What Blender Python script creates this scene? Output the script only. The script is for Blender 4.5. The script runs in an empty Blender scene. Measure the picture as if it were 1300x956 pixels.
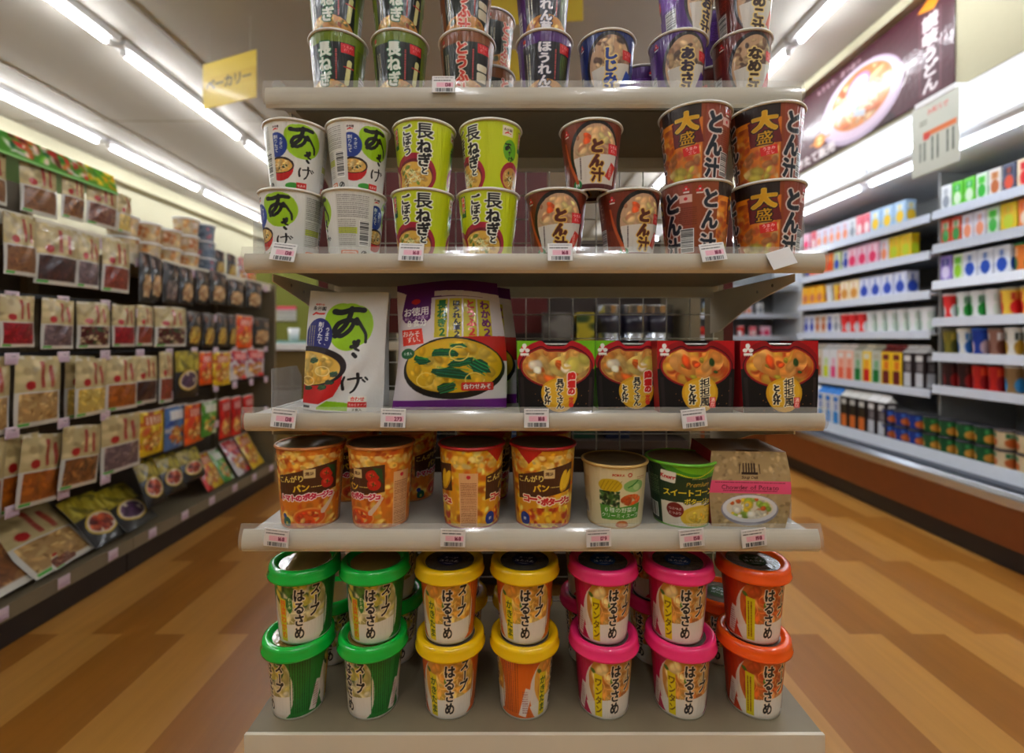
import bpy, bmesh, math, random
import numpy as np
from mathutils import Vector, Matrix
C = bpy.context.scene.collection
PI = math.pi
rnd = random.Random(7)
CAM_Z, F, PX0, PY0 = 1.0, 600.0, 645.0, 430.0

def wx(px, Y): return (px - PX0) * Y / F
def wz(py, Y): return CAM_Z + (PY0 - py) * Y / F
def wy_plane(px, X): return F * X / (px - PX0)      # distance at which a lengthways plane at X meets column px

# ------------------------------------------------------------------ materials
def mat(name, col, rough=.5, metal=0., emit=None, strength=0., noise=.06, nscale=40., spec=.5, coat=0., bump=0., bscale=(60, 60, 60), alpha=1., trans=0., ior=1.45):
    m = bpy.data.materials.new(name); m.use_nodes = True
    n, l = m.node_tree.nodes, m.node_tree.links
    b = n['Principled BSDF']
    tc = n.new('ShaderNodeTexCoord')
    if noise > 0:
        t = n.new('ShaderNodeTexNoise'); t.inputs['Scale'].default_value = nscale; l.new(tc.outputs['Object'], t.inputs['Vector'])
        mx = n.new('ShaderNodeMix'); mx.data_type = 'RGBA'; l.new(t.outputs['Fac'], mx.inputs['Factor'])
        c = [srgb(v) for v in col]
        mx.inputs['A'].default_value = (*[v * (1 - noise) for v in c], 1); mx.inputs['B'].default_value = (*[min(1, v * (1 + noise)) for v in c], 1)
        l.new(mx.outputs['Result'], b.inputs['Base Color'])
    else:
        b.inputs['Base Color'].default_value = (*[srgb(v) for v in col], 1)
    b.inputs['Roughness'].default_value = rough; b.inputs['Metallic'].default_value = metal
    b.inputs['Specular IOR Level'].default_value = spec; b.inputs['Coat Weight'].default_value = coat; b.inputs['Coat Roughness'].default_value = .08
    b.inputs['Alpha'].default_value = alpha; b.inputs['Transmission Weight'].default_value = trans; b.inputs['IOR'].default_value = ior
    if emit:
        b.inputs['Emission Color'].default_value = (*[srgb(v) for v in emit], 1); b.inputs['Emission Strength'].default_value = strength
    if bump > 0:
        add_bump(n, l, b, tc, bump, bscale)
    return m
def add_bump(n, l, b, tc, bump, bscale):
    mp = n.new('ShaderNodeMapping'); mp.inputs['Scale'].default_value = bscale; l.new(tc.outputs['Object'], mp.inputs['Vector'])
    t = n.new('ShaderNodeTexNoise'); t.inputs['Scale'].default_value = 1.; t.inputs['Detail'].default_value = 3; l.new(mp.outputs[0], t.inputs['Vector'])
    bp = n.new('ShaderNodeBump'); bp.inputs['Strength'].default_value = bump; bp.inputs['Distance'].default_value = .002
    l.new(t.outputs['Fac'], bp.inputs['Height']); l.new(bp.outputs[0], b.inputs['Normal'])
    for s in ('Coat Normal',):
        l.new(bp.outputs[0], b.inputs[s])
def srgb(v):
    v = v / 255. if v > 1 else v
    return v / 12.92 if v <= .04045 else ((v + .055) / 1.055) ** 2.4
def print_mat(name, rough, coat, bump, bscale, spec=.5):
    """printed packaging: the print is the mesh's colour attribute, the film on it is procedural"""
    m = bpy.data.materials.new(name); m.use_nodes = True
    n, l = m.node_tree.nodes, m.node_tree.links
    b = n['Principled BSDF']; a = n.new('ShaderNodeAttribute'); a.attribute_name = 'print'
    l.new(a.outputs['Color'], b.inputs['Base Color'])
    b.inputs['Roughness'].default_value = rough; b.inputs['Coat Weight'].default_value = coat; b.inputs['Coat Roughness'].default_value = .07
    b.inputs['Specular IOR Level'].default_value = spec
    add_bump(n, l, b, n.new('ShaderNodeTexCoord'), bump, bscale)
    return m
M = {}
M['film'] = print_mat('printed_shrink_film', .45, .6, 1., (170, 170, 9), .3)
M['card'] = print_mat('printed_card', .5, .08, .08, (40, 40, 40), .25)
M['pouch'] = print_mat('printed_foil_pouch', .42, .5, 1., (38, 38, 30), .3)
M['matte'] = print_mat('printed_paper', .7, 0., .05, (40, 40, 40))
M['white_rim'] = mat('white_paper_rim', (225, 223, 215), .35, coat=.3)
M['foil_lid'] = mat('pale_foil_lid', (205, 203, 195), .35, .3, bump=.3)
M['shelf'] = mat('cream_painted_steel', (212, 204, 184), .34, noise=.015, coat=.25)
M['shelf_dark'] = mat('beige_painted_steel', (122, 110, 86), .5)
M['board'] = mat('shaded_shelf_board', (160, 156, 144), .4)  # greyer than the cream lip: shade on the board tops put into the colour
M['deep'] = mat('dark_rack_panel', (58, 46, 40), .5)
M['oxblood'] = mat('oxblood_painted_steel', (84, 22, 20), .45)
M['wire'] = mat('cream_coated_wire', (170, 165, 150), .4)
M['white'] = mat('white_enamel', (222, 224, 226), .35)
M['white_plastic'] = mat('white_plastic', (232, 234, 236), .35)
M['grey'] = mat('grey_panel', (128, 128, 126), .5)
M['dark'] = mat('black_plastic', (22, 20, 20), .45)
M['kick'] = mat('dark_brown_kickplate', (34, 26, 22), .4)
M['brown'] = mat('brown_laminate', (124, 66, 30), .35, nscale=14, noise=.12)
M['chrome'] = mat('brushed_metal', (200, 205, 212), .22, 1., noise=.02)
M['steel_shelf'] = mat('white_shelf_edge', (205, 212, 222), .4)
M['glassy'] = mat('clear_teal_glass', (150, 200, 195), .05, alpha=.45, noise=0)
def clear(name, tint, opacity, rough=.06):
    m = bpy.data.materials.new(name); m.use_nodes = True
    n, l = m.node_tree.nodes, m.node_tree.links
    n.remove(n['Principled BSDF']); out = n['Material Output']
    tr = n.new('ShaderNodeBsdfTransparent'); gl = n.new('ShaderNodeBsdfGlossy'); gl.inputs['Roughness'].default_value = rough
    df = n.new('ShaderNodeBsdfDiffuse'); df.inputs['Color'].default_value = (*[srgb(v) for v in tint], 1)
    lw = n.new('ShaderNodeLayerWeight'); lw.inputs['Blend'].default_value = .5; pw = n.new('ShaderNodeMath'); pw.operation = 'POWER'; pw.inputs[1].default_value = 4; l.new(lw.outputs['Facing'], pw.inputs[0]); fr = n.new('ShaderNodeMath'); fr.operation = 'MULTIPLY_ADD'; fr.inputs[1].default_value = .5; fr.inputs[2].default_value = .05; l.new(pw.outputs[0], fr.inputs[0])
    t = n.new('ShaderNodeTexNoise'); t.inputs['Scale'].default_value = 5
    mr = n.new('ShaderNodeMapRange'); mr.inputs['To Min'].default_value = opacity * .8; mr.inputs['To Max'].default_value = opacity * 1.2
    l.new(t.outputs['Fac'], mr.inputs['Value'])
    m1 = n.new('ShaderNodeMixShader'); l.new(mr.outputs[0], m1.inputs[0]); l.new(tr.outputs[0], m1.inputs[1]); l.new(df.outputs[0], m1.inputs[2])
    m2 = n.new('ShaderNodeMixShader'); l.new(fr.outputs[0], m2.inputs[0]); l.new(m1.outputs[0], m2.inputs[1]); l.new(gl.outputs[0], m2.inputs[2])
    l.new(m2.outputs[0], out.inputs['Surface']); return m
M['acrylic'] = clear('clear_acrylic', (225, 228, 232), .25)
M['rail_clear'] = clear('clear_label_rail', (240, 238, 230), .12, .1)
M['lid_clear'] = clear('clear_lid_film', (200, 200, 190), .25, .08)

# ------------------------------------------------------------------ objects
def tag(o, label=None, cat=None, group=None, kind=None):
    if label: o['label'] = label
    if cat: o['category'] = cat
    if group: o['group'] = group
    if kind: o['kind'] = kind
    return o
def thing(name, label=None, cat=None, loc=(0, 0, 0), rz=0, group=None):
    o = bpy.data.objects.new(name, None); C.objects.link(o); o.location = loc; o.rotation_euler = (0, 0, rz); o.empty_display_size = .02
    return tag(o, label, cat, group)
def link(name, me, m, parent=None):
    if m is not None:
        me.materials.append(m)
    o = bpy.data.objects.new(name, me); C.objects.link(o)
    if parent: o.parent = parent
    return o
def mesh_np(name, V, Fq, col=None, m=None, parent=None, smooth=True):
    me = bpy.data.meshes.new(name)
    V = np.asarray(V, dtype=np.float32); Fq = np.asarray(Fq, dtype=np.int32)
    me.vertices.add(len(V)); me.vertices.foreach_set('co', V.ravel())
    me.loops.add(Fq.size); me.loops.foreach_set('vertex_index', Fq.ravel())
    k = Fq.shape[1]; me.polygons.add(len(Fq)); me.polygons.foreach_set('loop_start', np.arange(len(Fq), dtype=np.int32) * k)
    me.polygons.foreach_set('use_smooth', np.full(len(Fq), smooth))
    me.update(calc_edges=True)
    if col is not None:
        a = me.color_attributes.new('print', 'FLOAT_COLOR', 'POINT')
        c = np.asarray(col, dtype=np.float32); c = np.where(c <= .04045, c / 12.92, ((c + .055) / 1.055) ** 2.4) ** 1.13
        a.data.foreach_set('color', np.concatenate([c, np.ones((len(c), 1), np.float32)], 1).astype(np.float32).ravel())
    return link(name, me, m, parent)
class MB:
    """collects plain shapes into one mesh"""
    def __init__(s): s.v = []; s.f = []
    def add(s, vs, fs):
        k = len(s.v); s.v += [tuple(v) for v in vs]; s.f += [tuple(i + k for i in f) for f in fs]; return s
    def box(s, x0, x1, y0, y1, z0, z1):
        return s.add([(x0, y0, z0), (x1, y0, z0), (x1, y1, z0), (x0, y1, z0), (x0, y0, z1), (x1, y0, z1), (x1, y1, z1), (x0, y1, z1)],
                     [(0, 3, 2, 1), (4, 5, 6, 7), (0, 1, 5, 4), (1, 2, 6, 5), (2, 3, 7, 6), (3, 0, 4, 7)])
    def prism(s, poly, a, b, axis='x'):
        """poly: closed outline in the plane across axis, from a to b along axis"""
        n = len(poly)
        def P(p, t): return (t, p[0], p[1]) if axis == 'x' else (p[0], t, p[1]) if axis == 'y' else (p[0], p[1], t)
        vs = [P(p, a) for p in poly] + [P(p, b) for p in poly]
        fs = [tuple(range(n - 1, -1, -1)), tuple(range(n, 2 * n))] + [(i, (i + 1) % n, n + (i + 1) % n, n + i) for i in range(n)]
        return s.add(vs, fs)
    def lathe(s, prof, n=32, cx=0, cy=0):
        vs = []; fs = []
        for r, z in prof:
            for i in range(n):
                a = 2 * PI * i / n; vs.append((cx + r * math.cos(a), cy + r * math.sin(a), z))
        for j in range(len(prof) - 1):
            for i in range(n):
                k = (i + 1) % n; fs.append((j * n + i, j * n + k, (j + 1) * n + k, (j + 1) * n + i))
        return s.add(vs, fs)
    def tube(s, pts, r, n=8):
        pts = [Vector(p) for p in pts]; vs = []; fs = []
        for i, p in enumerate(pts):
            d = (pts[min(i + 1, len(pts) - 1)] - pts[max(i - 1, 0)]).normalized()
            u = d.orthogonal().normalized() if i == 0 else (u - d * u.dot(d)).normalized(); w = d.cross(u)
            for k in range(n):
                a = 2 * PI * k / n; vs.append(p + (u * math.cos(a) + w * math.sin(a)) * r)
        for i in range(len(pts) - 1):
            for k in range(n):
                q = (k + 1) % n; fs.append((i * n + k, i * n + q, (i + 1) * n + q, (i + 1) * n + k))
        fs += [tuple(range(n - 1, -1, -1)), tuple(range((len(pts) - 1) * n, len(pts) * n))]
        return s.add(vs, fs)
    def build(s, name, m, parent=None, bevel=0., smooth=False, seg=2):
        me = bpy.data.meshes.new(name); me.from_pydata(s.v, [], s.f); me.update()
        bm = bmesh.new(); bm.from_mesh(me)
        bmesh.ops.recalc_face_normals(bm, faces=bm.faces)
        if bevel > 0:
            bmesh.ops.bevel(bm, geom=[e for e in bm.edges if e.is_manifold and e.calc_face_angle(0) > .5], offset=bevel, segments=seg, affect='EDGES', profile=.6)
        if smooth:
            for f in bm.faces: f.smooth = True
        bm.to_mesh(me); bm.free()
        return link(name, me, m, parent)
def dup(root, loc, rz=0., label=None, group=None, scale=None):
    r = root.copy(); C.objects.link(r); r.location = loc; r.rotation_euler = (0, 0, rz)
    if label: r['label'] = label
    if group: r['group'] = group
    if scale: r.scale = scale
    for ch in list(root.children):
        c = ch.copy(); C.objects.link(c); c.parent = r
        for g in list(ch.children):
            d = g.copy(); C.objects.link(d); d.parent = c
    return r
class Kind:
    """a kind of product: the first placing uses the source itself, the rest are copies"""
    def __init__(s, make): s.make = make; s.src = None
    def put(s, loc, rz=0., label=None, group=None, scale=None):
        if s.src is None:
            s.src = s.make(); o = s.src; o.location = loc; o.rotation_euler = (0, 0, rz)
            if label: o['label'] = label
            if group: o['group'] = group
            if scale: o.scale = scale
            return o
        o = dup(s.src, loc, rz, label, group, scale)
        if not scale: o.scale = (1, 1, 1)
        if not group and 'group' in o: del o['group']
        return o

# ------------------------------------------------------------------ printed artwork, drawn in millimetres and carried by vertex colours
_gl = {}; _tc = bpy.data.curves.new('glyphs', 'FONT'); _to = bpy.data.objects.new('glyphs', _tc); EM = 72
def glyph(ch, bold=.0):
    k = (ch, bold)
    if k in _gl: return _gl[k]
    _tc.body = ch; _tc.size = 1
    me = _to.to_mesh(); n = int(EM * 1.5); g = np.zeros((n, n), np.float32)
    co = np.array([v.co[:2] for v in me.vertices], dtype=np.float64).reshape(-1, 2)
    x = (co[:, 0] + .25) * EM; y = (1.12 - co[:, 1]) * EM
    adv = (co[:, 0].min(), co[:, 0].max()) if len(co) else (0, .3)
    for p in me.polygons:
        idx = list(p.vertices)
        for q in range(1, len(idx) - 1):
            i, j, k2 = idx[0], idx[q], idx[q + 1]
            xs = x[[i, j, k2]]; ys = y[[i, j, k2]]
            x0, x1 = int(max(0, xs.min() - 1)), int(min(n - 1, xs.max() + 1)); y0, y1 = int(max(0, ys.min() - 1)), int(min(n - 1, ys.max() + 1))
            if x1 < x0 or y1 < y0: continue
            gx, gy = np.meshgrid(np.arange(x0, x1 + 1) + .5, np.arange(y0, y1 + 1) + .5)
            e = [(xs[(t + 1) % 3] - xs[t]) * (gy - ys[t]) - (ys[(t + 1) % 3] - ys[t]) * (gx - xs[t]) for t in range(3)]
            ins = ((e[0] >= -.3) & (e[1] >= -.3) & (e[2] >= -.3)) | ((e[0] <= .3) & (e[1] <= .3) & (e[2] <= .3))
            g[y0:y1 + 1, x0:x1 + 1] = np.maximum(g[y0:y1 + 1, x0:x1 + 1], ins)
    _to.to_mesh_clear()
    if bold > 0:        # heavier stroke
        r = bold * EM; k0 = int(math.ceil(r)); o = g.copy()
        for dy in range(-k0, k0 + 1):
            for dx in range(-k0, k0 + 1):
                w = min(1., max(0., r + .5 - math.hypot(dx, dy)))
                if w > 0 and (dx or dy): o = np.maximum(o, np.roll(np.roll(g, dx, 1), dy, 0) * w)
        g = o
    _gl[k] = (g, adv); return _gl[k]
def rgb(c): return np.array(c[:3], dtype=np.float32) / 255.
class Art:
    def __init__(s, w, h, bg=(255, 255, 255), res=.4):
        s.w, s.h, s.res = w, h, res; s.W, s.H = int(round(w / res)), int(round(h / res)); s.a = np.empty((s.H, s.W, 3), np.float32); s.a[:] = rgb(bg); s.wrapx = 250 <= w <= 335 and h < 140      # cup walls join up with themselves
    def _box(s, x0, x1, y0, y1):
        i0, i1 = int(math.floor(x0 / s.res)), int(math.ceil(x1 / s.res)); j0, j1 = max(0, int(y0 / s.res)), min(s.H, int(math.ceil(y1 / s.res)))
        if j1 <= j0 or i1 <= i0: return None
        ii = np.arange(i0, min(i1, i0 + s.W)) if s.wrapx else np.arange(max(0, i0), min(i1, s.W))
        if len(ii) == 0: return None
        jj = np.arange(j0, j1)
        gx, gy = np.meshgrid((ii + .5) * s.res, (jj + .5) * s.res); return ii % s.W, j0, j1, gx, gy
    def _put(s, b, m, col):
        ii, j0, j1 = b[:3]; sub = s.a[j0:j1][:, ii]; m = m[..., None]
        col = rgb(col) if not isinstance(col, np.ndarray) else col
        s.a[j0:j1, ii] = sub * (1 - m) + col * m
    def ellipse(s, cx, cy, rx, ry, col, rot=0, clip=None, soft=1.):
        R = max(rx, ry) + 1; b = s._box(cx - R, cx + R, cy - R, cy + R)
        if b is None: return s
        dx, dy = b[3] - cx, b[4] - cy; c, n = math.cos(rot), math.sin(rot)
        u, v = (dx * c + dy * n) / rx, (-dx * n + dy * c) / ry
        m = np.clip((1 - np.sqrt(u * u + v * v)) * min(rx, ry) / s.res / soft + .5, 0, 1)
        if clip is not None: m = m * clip(b[3], b[4])
        s._put(b, m, col); return s
    def rect(s, x0, y0, x1, y1, col, rot=0, rad=0):
        cx, cy, hw, hh = (x0 + x1) / 2, (y0 + y1) / 2, abs(x1 - x0) / 2, abs(y1 - y0) / 2; R = math.hypot(hw, hh) if rot else 0
        b = s._box(cx - max(hw, R) - 1, cx + max(hw, R) + 1, cy - max(hh, R) - 1, cy + max(hh, R) + 1)
        if b is None: return s
        dx, dy = b[3] - cx, b[4] - cy; c, n = math.cos(rot), math.sin(rot); u, v = np.abs(dx * c + dy * n), np.abs(-dx * n + dy * c)
        qx, qy = u - hw + rad, v - hh + rad
        d = np.hypot(np.maximum(qx, 0), np.maximum(qy, 0)) + np.minimum(np.maximum(qx, qy), 0) - rad
        s._put(b, np.clip(.5 - d / s.res, 0, 1), col); return s
    def poly(s, pts, col):
        xs, ys = [p[0] for p in pts], [p[1] for p in pts]; b = s._box(min(xs), max(xs) + s.res, min(ys), max(ys) + s.res)
        if b is None: return s
        ins = np.zeros(b[3].shape, bool); n = len(pts)
        for i in range(n):
            (ax, ay), (bx, by) = pts[i], pts[(i + 1) % n]
            if ay == by: continue
            ins ^= ((ay > b[4]) != (by > b[4])) & (b[3] < (bx - ax) * (b[4] - ay) / (by - ay) + ax)
        s._put(b, ins.astype(np.float32), col); return s
    def stroke(s, pts, w, col, n=14):
        """smooth line through pts; w one width or (start, end)"""
        P = [np.array(p, float) for p in pts]; P = [2 * P[0] - P[1]] + P + [2 * P[-1] - P[-2]]; out = []
        for i in range(1, len(P) - 2):
            for t in np.linspace(0, 1, n, endpoint=i == len(P) - 3):
                a, b2, c, d = P[i - 1:i + 3]
                out.append(.5 * ((2 * b2) + (-a + c) * t + (2 * a - 5 * b2 + 4 * c - d) * t * t + (-a + 3 * b2 - 3 * c + d) * t ** 3))
        for k, q in enumerate(out):
            r = w / 2 if not isinstance(w, tuple) else (w[0] + (w[1] - w[0]) * k / len(out)) / 2
            s.ellipse(q[0], q[1], r, r, col)
        return s
    def blobs(s, cx, cy, rx, ry, cols, n, size, seed=1, asp=.6):
        """pieces of food inside an oval"""
        R = random.Random(seed)
        clip = lambda X, Y: (((X - cx) / rx) ** 2 + ((Y - cy) / ry) ** 2 < 1).astype(np.float32)
        for i in range(n):
            a, q = R.uniform(0, 2 * PI), math.sqrt(R.random()) * .95; c = R.choice(cols); k = R.uniform(.82, 1.15); c = tuple(min(255, v * k) for v in c)
            z = size * R.uniform(.5, 1.2); x, y, ro = cx + math.cos(a) * q * rx, cy + math.sin(a) * q * ry, R.uniform(0, 3)
            f = max(1., z * asp / s.res * .8)
            s.ellipse(x + z * .06, y + z * .12, z * 1.1, z * asp * 1.15, tuple(v * .84 for v in c), ro, clip, f); s.ellipse(x - z * .08, y - z * .1, z, z * asp, c, ro, clip, f); s.ellipse(x - z * .25, y - z * asp * .3, z * .4, z * asp * .3, tuple(min(255, v * 1.08 + 8) for v in c), ro, clip, f)
        return s
    def mottle(s, x0, y0, x1, y1, cols, n, size, seed=2, asp=.7):
        R = random.Random(seed)
        for i in range(n):
            c = R.choice(cols); k = R.uniform(.85, 1.12); z = size * R.uniform(.4, 1.2)
            cxx, cyy = R.uniform(x0, x1), R.uniform(y0, y1)
            s.ellipse(cxx, cyy, z, z * asp, tuple(min(255, v * k) for v in c), R.uniform(0, 3), lambda X, Y: ((X > x0) & (X < x1) & (Y > y0) & (Y < y1)).astype(np.float32), max(1., z * asp / s.res * .9))
        return s
    def noodles(s, cx, cy, rx, ry, col, n=26, seed=3, w=.9):
        R = random.Random(seed)
        for i in range(n):
            a = R.uniform(0, 6.3); q = R.uniform(0, .6); x, y = cx + math.cos(a) * q * rx, cy + math.sin(a) * q * ry; b = R.uniform(0, 6.3)
            L = min(rx, ry) * .42; p = [(x + math.cos(b + t * .9) * L * t - L * .3, y + math.sin(b + t * .9) * L * t * ry / rx) for t in (0, .5, 1)]
            k = R.uniform(.85, 1.1); s.stroke(p, w, tuple(min(255, v * k) for v in col), 8)
        return s
    def gmask(s, ch, cx, cy, size, bold, rot, shear, sx, sy, pad):
        g, adv = glyph(ch, bold); R = size * max(sx, sy) * .85 + pad
        b = s._box(cx - R, cx + R, cy - R, cy + R)
        if b is None: return None, None
        dx, dy = b[3] - cx, b[4] - cy; c, n = math.cos(rot), math.sin(rot); u, v = (dx * c + dy * n), (-dx * n + dy * c); u = u + shear * v
        mid = (adv[0] + adv[1]) / 2 if ord(ch) < 0x2000 else .5
        gx = (u / (size * sx) + mid + .25) * EM; gy = (v / (size * sy) + 1.12 - .36) * EM
        i, j = np.floor(gx - .5).astype(int), np.floor(gy - .5).astype(int); fx, fy = gx - .5 - i, gy - .5 - j; n2 = g.shape[0]
        ok = (i >= 0) & (i < n2 - 1) & (j >= 0) & (j < n2 - 1); i, j = np.clip(i, 0, n2 - 2), np.clip(j, 0, n2 - 2)
        return b, (g[j, i] * (1 - fx) * (1 - fy) + g[j, i + 1] * fx * (1 - fy) + g[j + 1, i] * (1 - fx) * fy + g[j + 1, i + 1] * fx * fy) * ok
    def text(s, st, x, y, size, col=(20, 18, 22), vert=True, out=(), rot=0, shear=0, sx=1, sy=1, bold=.02, adv=.98):
        """vert: x, y is the middle of the first sign; else of the whole line"""
        items = []; c, n = math.cos(rot), math.sin(rot)
        if vert:
            for k, ch in enumerate(st):
                d = k * size * sy * adv
                if ch == 'ー': items.append((ch, x - n * d, y + c * d, rot + PI / 2)); continue
                items.append((ch, x - n * d, y + c * d, rot))
        else:
            ws = [(size * sx * adv) if ord(ch) > 0x2000 else size * sx * ((glyph(ch, bold)[1][1] - glyph(ch, bold)[1][0]) + .09) if ch != ' ' else size * sx * .3 for ch in st]
            t = -sum(ws) / 2
            for ch, w in zip(st, ws):
                items.append((ch, x + c * (t + w / 2), y + n * (t + w / 2), rot)); t += w
        ms = []
        for ch, gx, gy, r in items:
            if ch == ' ': continue
            b, m = s.gmask(ch, gx, gy, size, bold, r, shear, sx, sy, 2 + (max([o[0] for o in out]) if out else 0))
            if b is not None: ms.append((b, m))
        for w, oc in sorted(out, key=lambda o: -o[0]):
            for b, m in ms:
                d = m; k = w / s.res
                for st2 in range(16):
                    a = 2 * PI * st2 / 16
                    for q in ((1,) if k < 2 else (1, .55)):
                        ox, oy = int(round(k * q * math.cos(a))), int(round(k * q * math.sin(a))); d = np.maximum(d, np.roll(np.roll(m, ox, 1), oy, 0))
                s._put(b, d, oc)
        for b, m in ms: s._put(b, m, col)
        return s
    def leaf(s, x, y, rx, ry, rot, col=(16, 84, 56), seed=1):
        """a torn piece of seaweed or greens"""
        R = random.Random(seed); pts = []
        for k in range(11):
            a = 2 * PI * k / 11; q = R.uniform(.62, 1.15); u, v = math.cos(a) * rx * q, math.sin(a) * ry * q; pts.append((x + u * math.cos(rot) - v * math.sin(rot), y + u * math.sin(rot) + v * math.cos(rot)))
        s.poly(pts, col)
        for k in range(4):
            o = (k - 1.5) * ry * .42; c = tuple(min(255, v * R.uniform(1.3, 2.1) + 10) for v in col)
            p = [(x + t * rx * .7 * math.cos(rot) - o * math.sin(rot), y + t * rx * .7 * math.sin(rot) + o * math.cos(rot) + R.uniform(-1, 1)) for t in (-1, -.2, .5, 1)]
            s.stroke(p, ry * .1 + .4, c, 8)
        return s
    def lines(s, x0, y0, x1, y1, col, pitch=2.2, h=.9, seed=5):
        """print too small to read"""
        R = random.Random(seed); y = y0
        while y < y1:
            x = x0
            while x < x1:
                w = R.uniform(.6, 2.2)
                s.rect(x, y, min(x1, x + w), y + h, col); x += w + R.uniform(.3, .9)
            y += pitch
        return s
    def vlines(s, x0, y0, x1, y1, col, pitch=2.4, w=1., seed=5):
        R = random.Random(seed); x = x0
        while x < x1:
            y = y0
            while y < y1:
                h = R.uniform(.8, 1.8); s.rect(x, y, x + w, min(y1, y + h), col); y += h + R.uniform(.3, .7)
            x += pitch
        return s
    def barcode(s, x0, y0, x1, y1, seed=1, bg=(240, 240, 236), horiz=False):
        s.rect(x0 - 1, y0 - 1, x1 + 1, y1 + 1, bg); R = random.Random(seed); t = 0; L = (y1 - y0) if horiz else (x1 - x0)
        while t < L - .8:
            w = R.choice((.4, .8, 1.2))
            s.rect(*((x0, y0 + t, x1, min(y1, y0 + t + w)) if horiz else (x0 + t, y0, min(x1, x0 + t + w), y1)), (30, 30, 34)); t += w + R.choice((.5, .8, 1.2))
        return s
    def sample(s, nu, nv, closed=True):
        """box-averaged colours at nu x nv grid points"""
        u = (np.arange(nu) / nu if closed else np.linspace(0, 1, nu)) * s.W; v = np.linspace(0, 1, nv) * s.H
        i0 = np.floor(u - .5).astype(int); j0 = np.floor(v - .5).astype(int)
        f = (lambda i: i % s.W) if closed else (lambda i: np.clip(i, 0, s.W - 1)); g = lambda j: np.clip(j, 0, s.H - 1)
        return (s.a[np.ix_(g(j0), f(i0))] + s.a[np.ix_(g(j0), f(i0 + 1))] + s.a[np.ix_(g(j0 + 1), f(i0))] + s.a[np.ix_(g(j0 + 1), f(i0 + 1))]) / 4

def grid_faces(nu, nv, closed):
    j, i = np.meshgrid(np.arange(nv - 1), np.arange(nu if closed else nu - 1), indexing='ij'); k = (i + 1) % nu
    return np.stack([(j + 1) * nu + i, (j + 1) * nu + k, j * nu + k, j * nu + i], -1).reshape(-1, 4)
def wrap(name, art, step, outline, levels, m, parent):
    """artwork wrapped round an upright body. outline(u) -> (x, y) unit outline; levels: [(v, scale, z)] from top to bottom"""
    nu, nv = max(24, int(art.w / step)), max(5, int(art.h / step)); u = np.arange(nu) / nu; v = np.linspace(0, 1, nv)
    ox, oy = outline(u); L = np.array(levels, float); sc = np.interp(v, L[:, 0], L[:, 1]); z = np.interp(v, L[:, 0], L[:, 2])
    P = np.stack([sc[:, None] * ox[None], sc[:, None] * oy[None], np.repeat(z[:, None], nu, 1)], -1)
    return mesh_np(name, P.reshape(-1, 3), grid_faces(nu, nv, True), art.sample(nu, nv).reshape(-1, 3), m, parent)
def circle(u): t = (u - .5) * 2 * PI; return np.sin(t), -np.cos(t)
def rrect(hw, hd, r=.006):
    """rounded rectangle, u=.5 in the middle of the front (-y)"""
    per = 4 * (hw + hd)
    def f(u):
        t = ((u - .5) % 1.) * per; x = np.empty_like(t); y = np.empty_like(t)
        a = t < hw; x[a], y[a] = t[a], -hd
        b = (t >= hw) & (t < hw + 2 * hd); x[b], y[b] = hw, -hd + (t[b] - hw)
        c = (t >= hw + 2 * hd) & (t < 3 * hw + 2 * hd); x[c], y[c] = hw - (t[c] - hw - 2 * hd), hd
        d = (t >= 3 * hw + 2 * hd) & (t < 3 * hw + 4 * hd); x[d], y[d] = -hw, hd - (t[d] - 3 * hw - 2 * hd)
        e = t >= 3 * hw + 4 * hd; x[e], y[e] = -hw + (t[e] - 3 * hw - 4 * hd), -hd
        ax, ay = np.abs(x) - (hw - r), np.abs(y) - (hd - r); k = (ax > 0) & (ay > 0); q = np.hypot(ax, ay) + 1e-9
        x = np.where(k, np.sign(x) * (hw - r + ax / q * r), x); y = np.where(k, np.sign(y) * (hd - r + ay / q * r), y)
        return x, y
    return f
# ------------------------------------------------------------------ the packets on the display: artwork
K = (22, 18, 24); W = (240, 240, 236)
SOUP = [(214, 172, 92), (196, 150, 70), (226, 196, 120), (170, 128, 60), (90, 100, 50)]
def both(a, f):
    for cx in (a.w / 2, 0): f(cx)
def asage_sign(a, x, y, k=1., col=K):
    """the brush-written sign, top to bottom"""
    P = lambda p: [(x + k * u, y + k * v) for u, v in p]
    a.stroke(P([(-13, -9), (-8, -8.5), (2, -11), (10, -10.5)]), (5.2 * k, 4.4 * k), col)
    a.stroke(P([(0, -12), (-1, -5), (-4, 3), (-9, 9), (-11, 12)]), (4.2 * k, 4.5 * k), col)
    a.stroke(P([(4, -2), (0, 7), (-7, 12), (-12, 8), (-9, 1), (-1, -2), (6, 1)]), (3.6 * k, 4.2 * k), col)
    a.stroke(P([(5, -3), (9, 3), (13, 10), (13.5, 17)]), (3.2 * k, 2 * k), col)
    a.stroke(P([(3, 21), (7, 20), (8, 16)]), 3.2 * k, col); a.stroke(P([(5, 17), (6, 22), (9, 24)]), (3.4 * k, 1.6 * k), col); a.stroke(P([(5, 27), (7, 29)]), 3 * k, col)
def ge_sign(a, x, y, k=1., col=K):
    P = lambda p: [(x + k * u, y + k * v) for u, v in p]
    a.stroke(P([(-7, -5), (-8.5, 0), (-8, 6)]), (1.6 * k, 2.6 * k), col); a.stroke(P([(-4, -3), (1, -4), (6, -4.5)]), 1.8 * k, col)
    a.stroke(P([(3, -8), (3.5, -1), (1, 6), (-2, 9)]), (2.6 * k, 1.4 * k), col); a.stroke(P([(7, -3), (9, -1)]), 1.5 * k, col); a.stroke(P([(9, -5), (11, -3)]), 1.5 * k, col)
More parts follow.
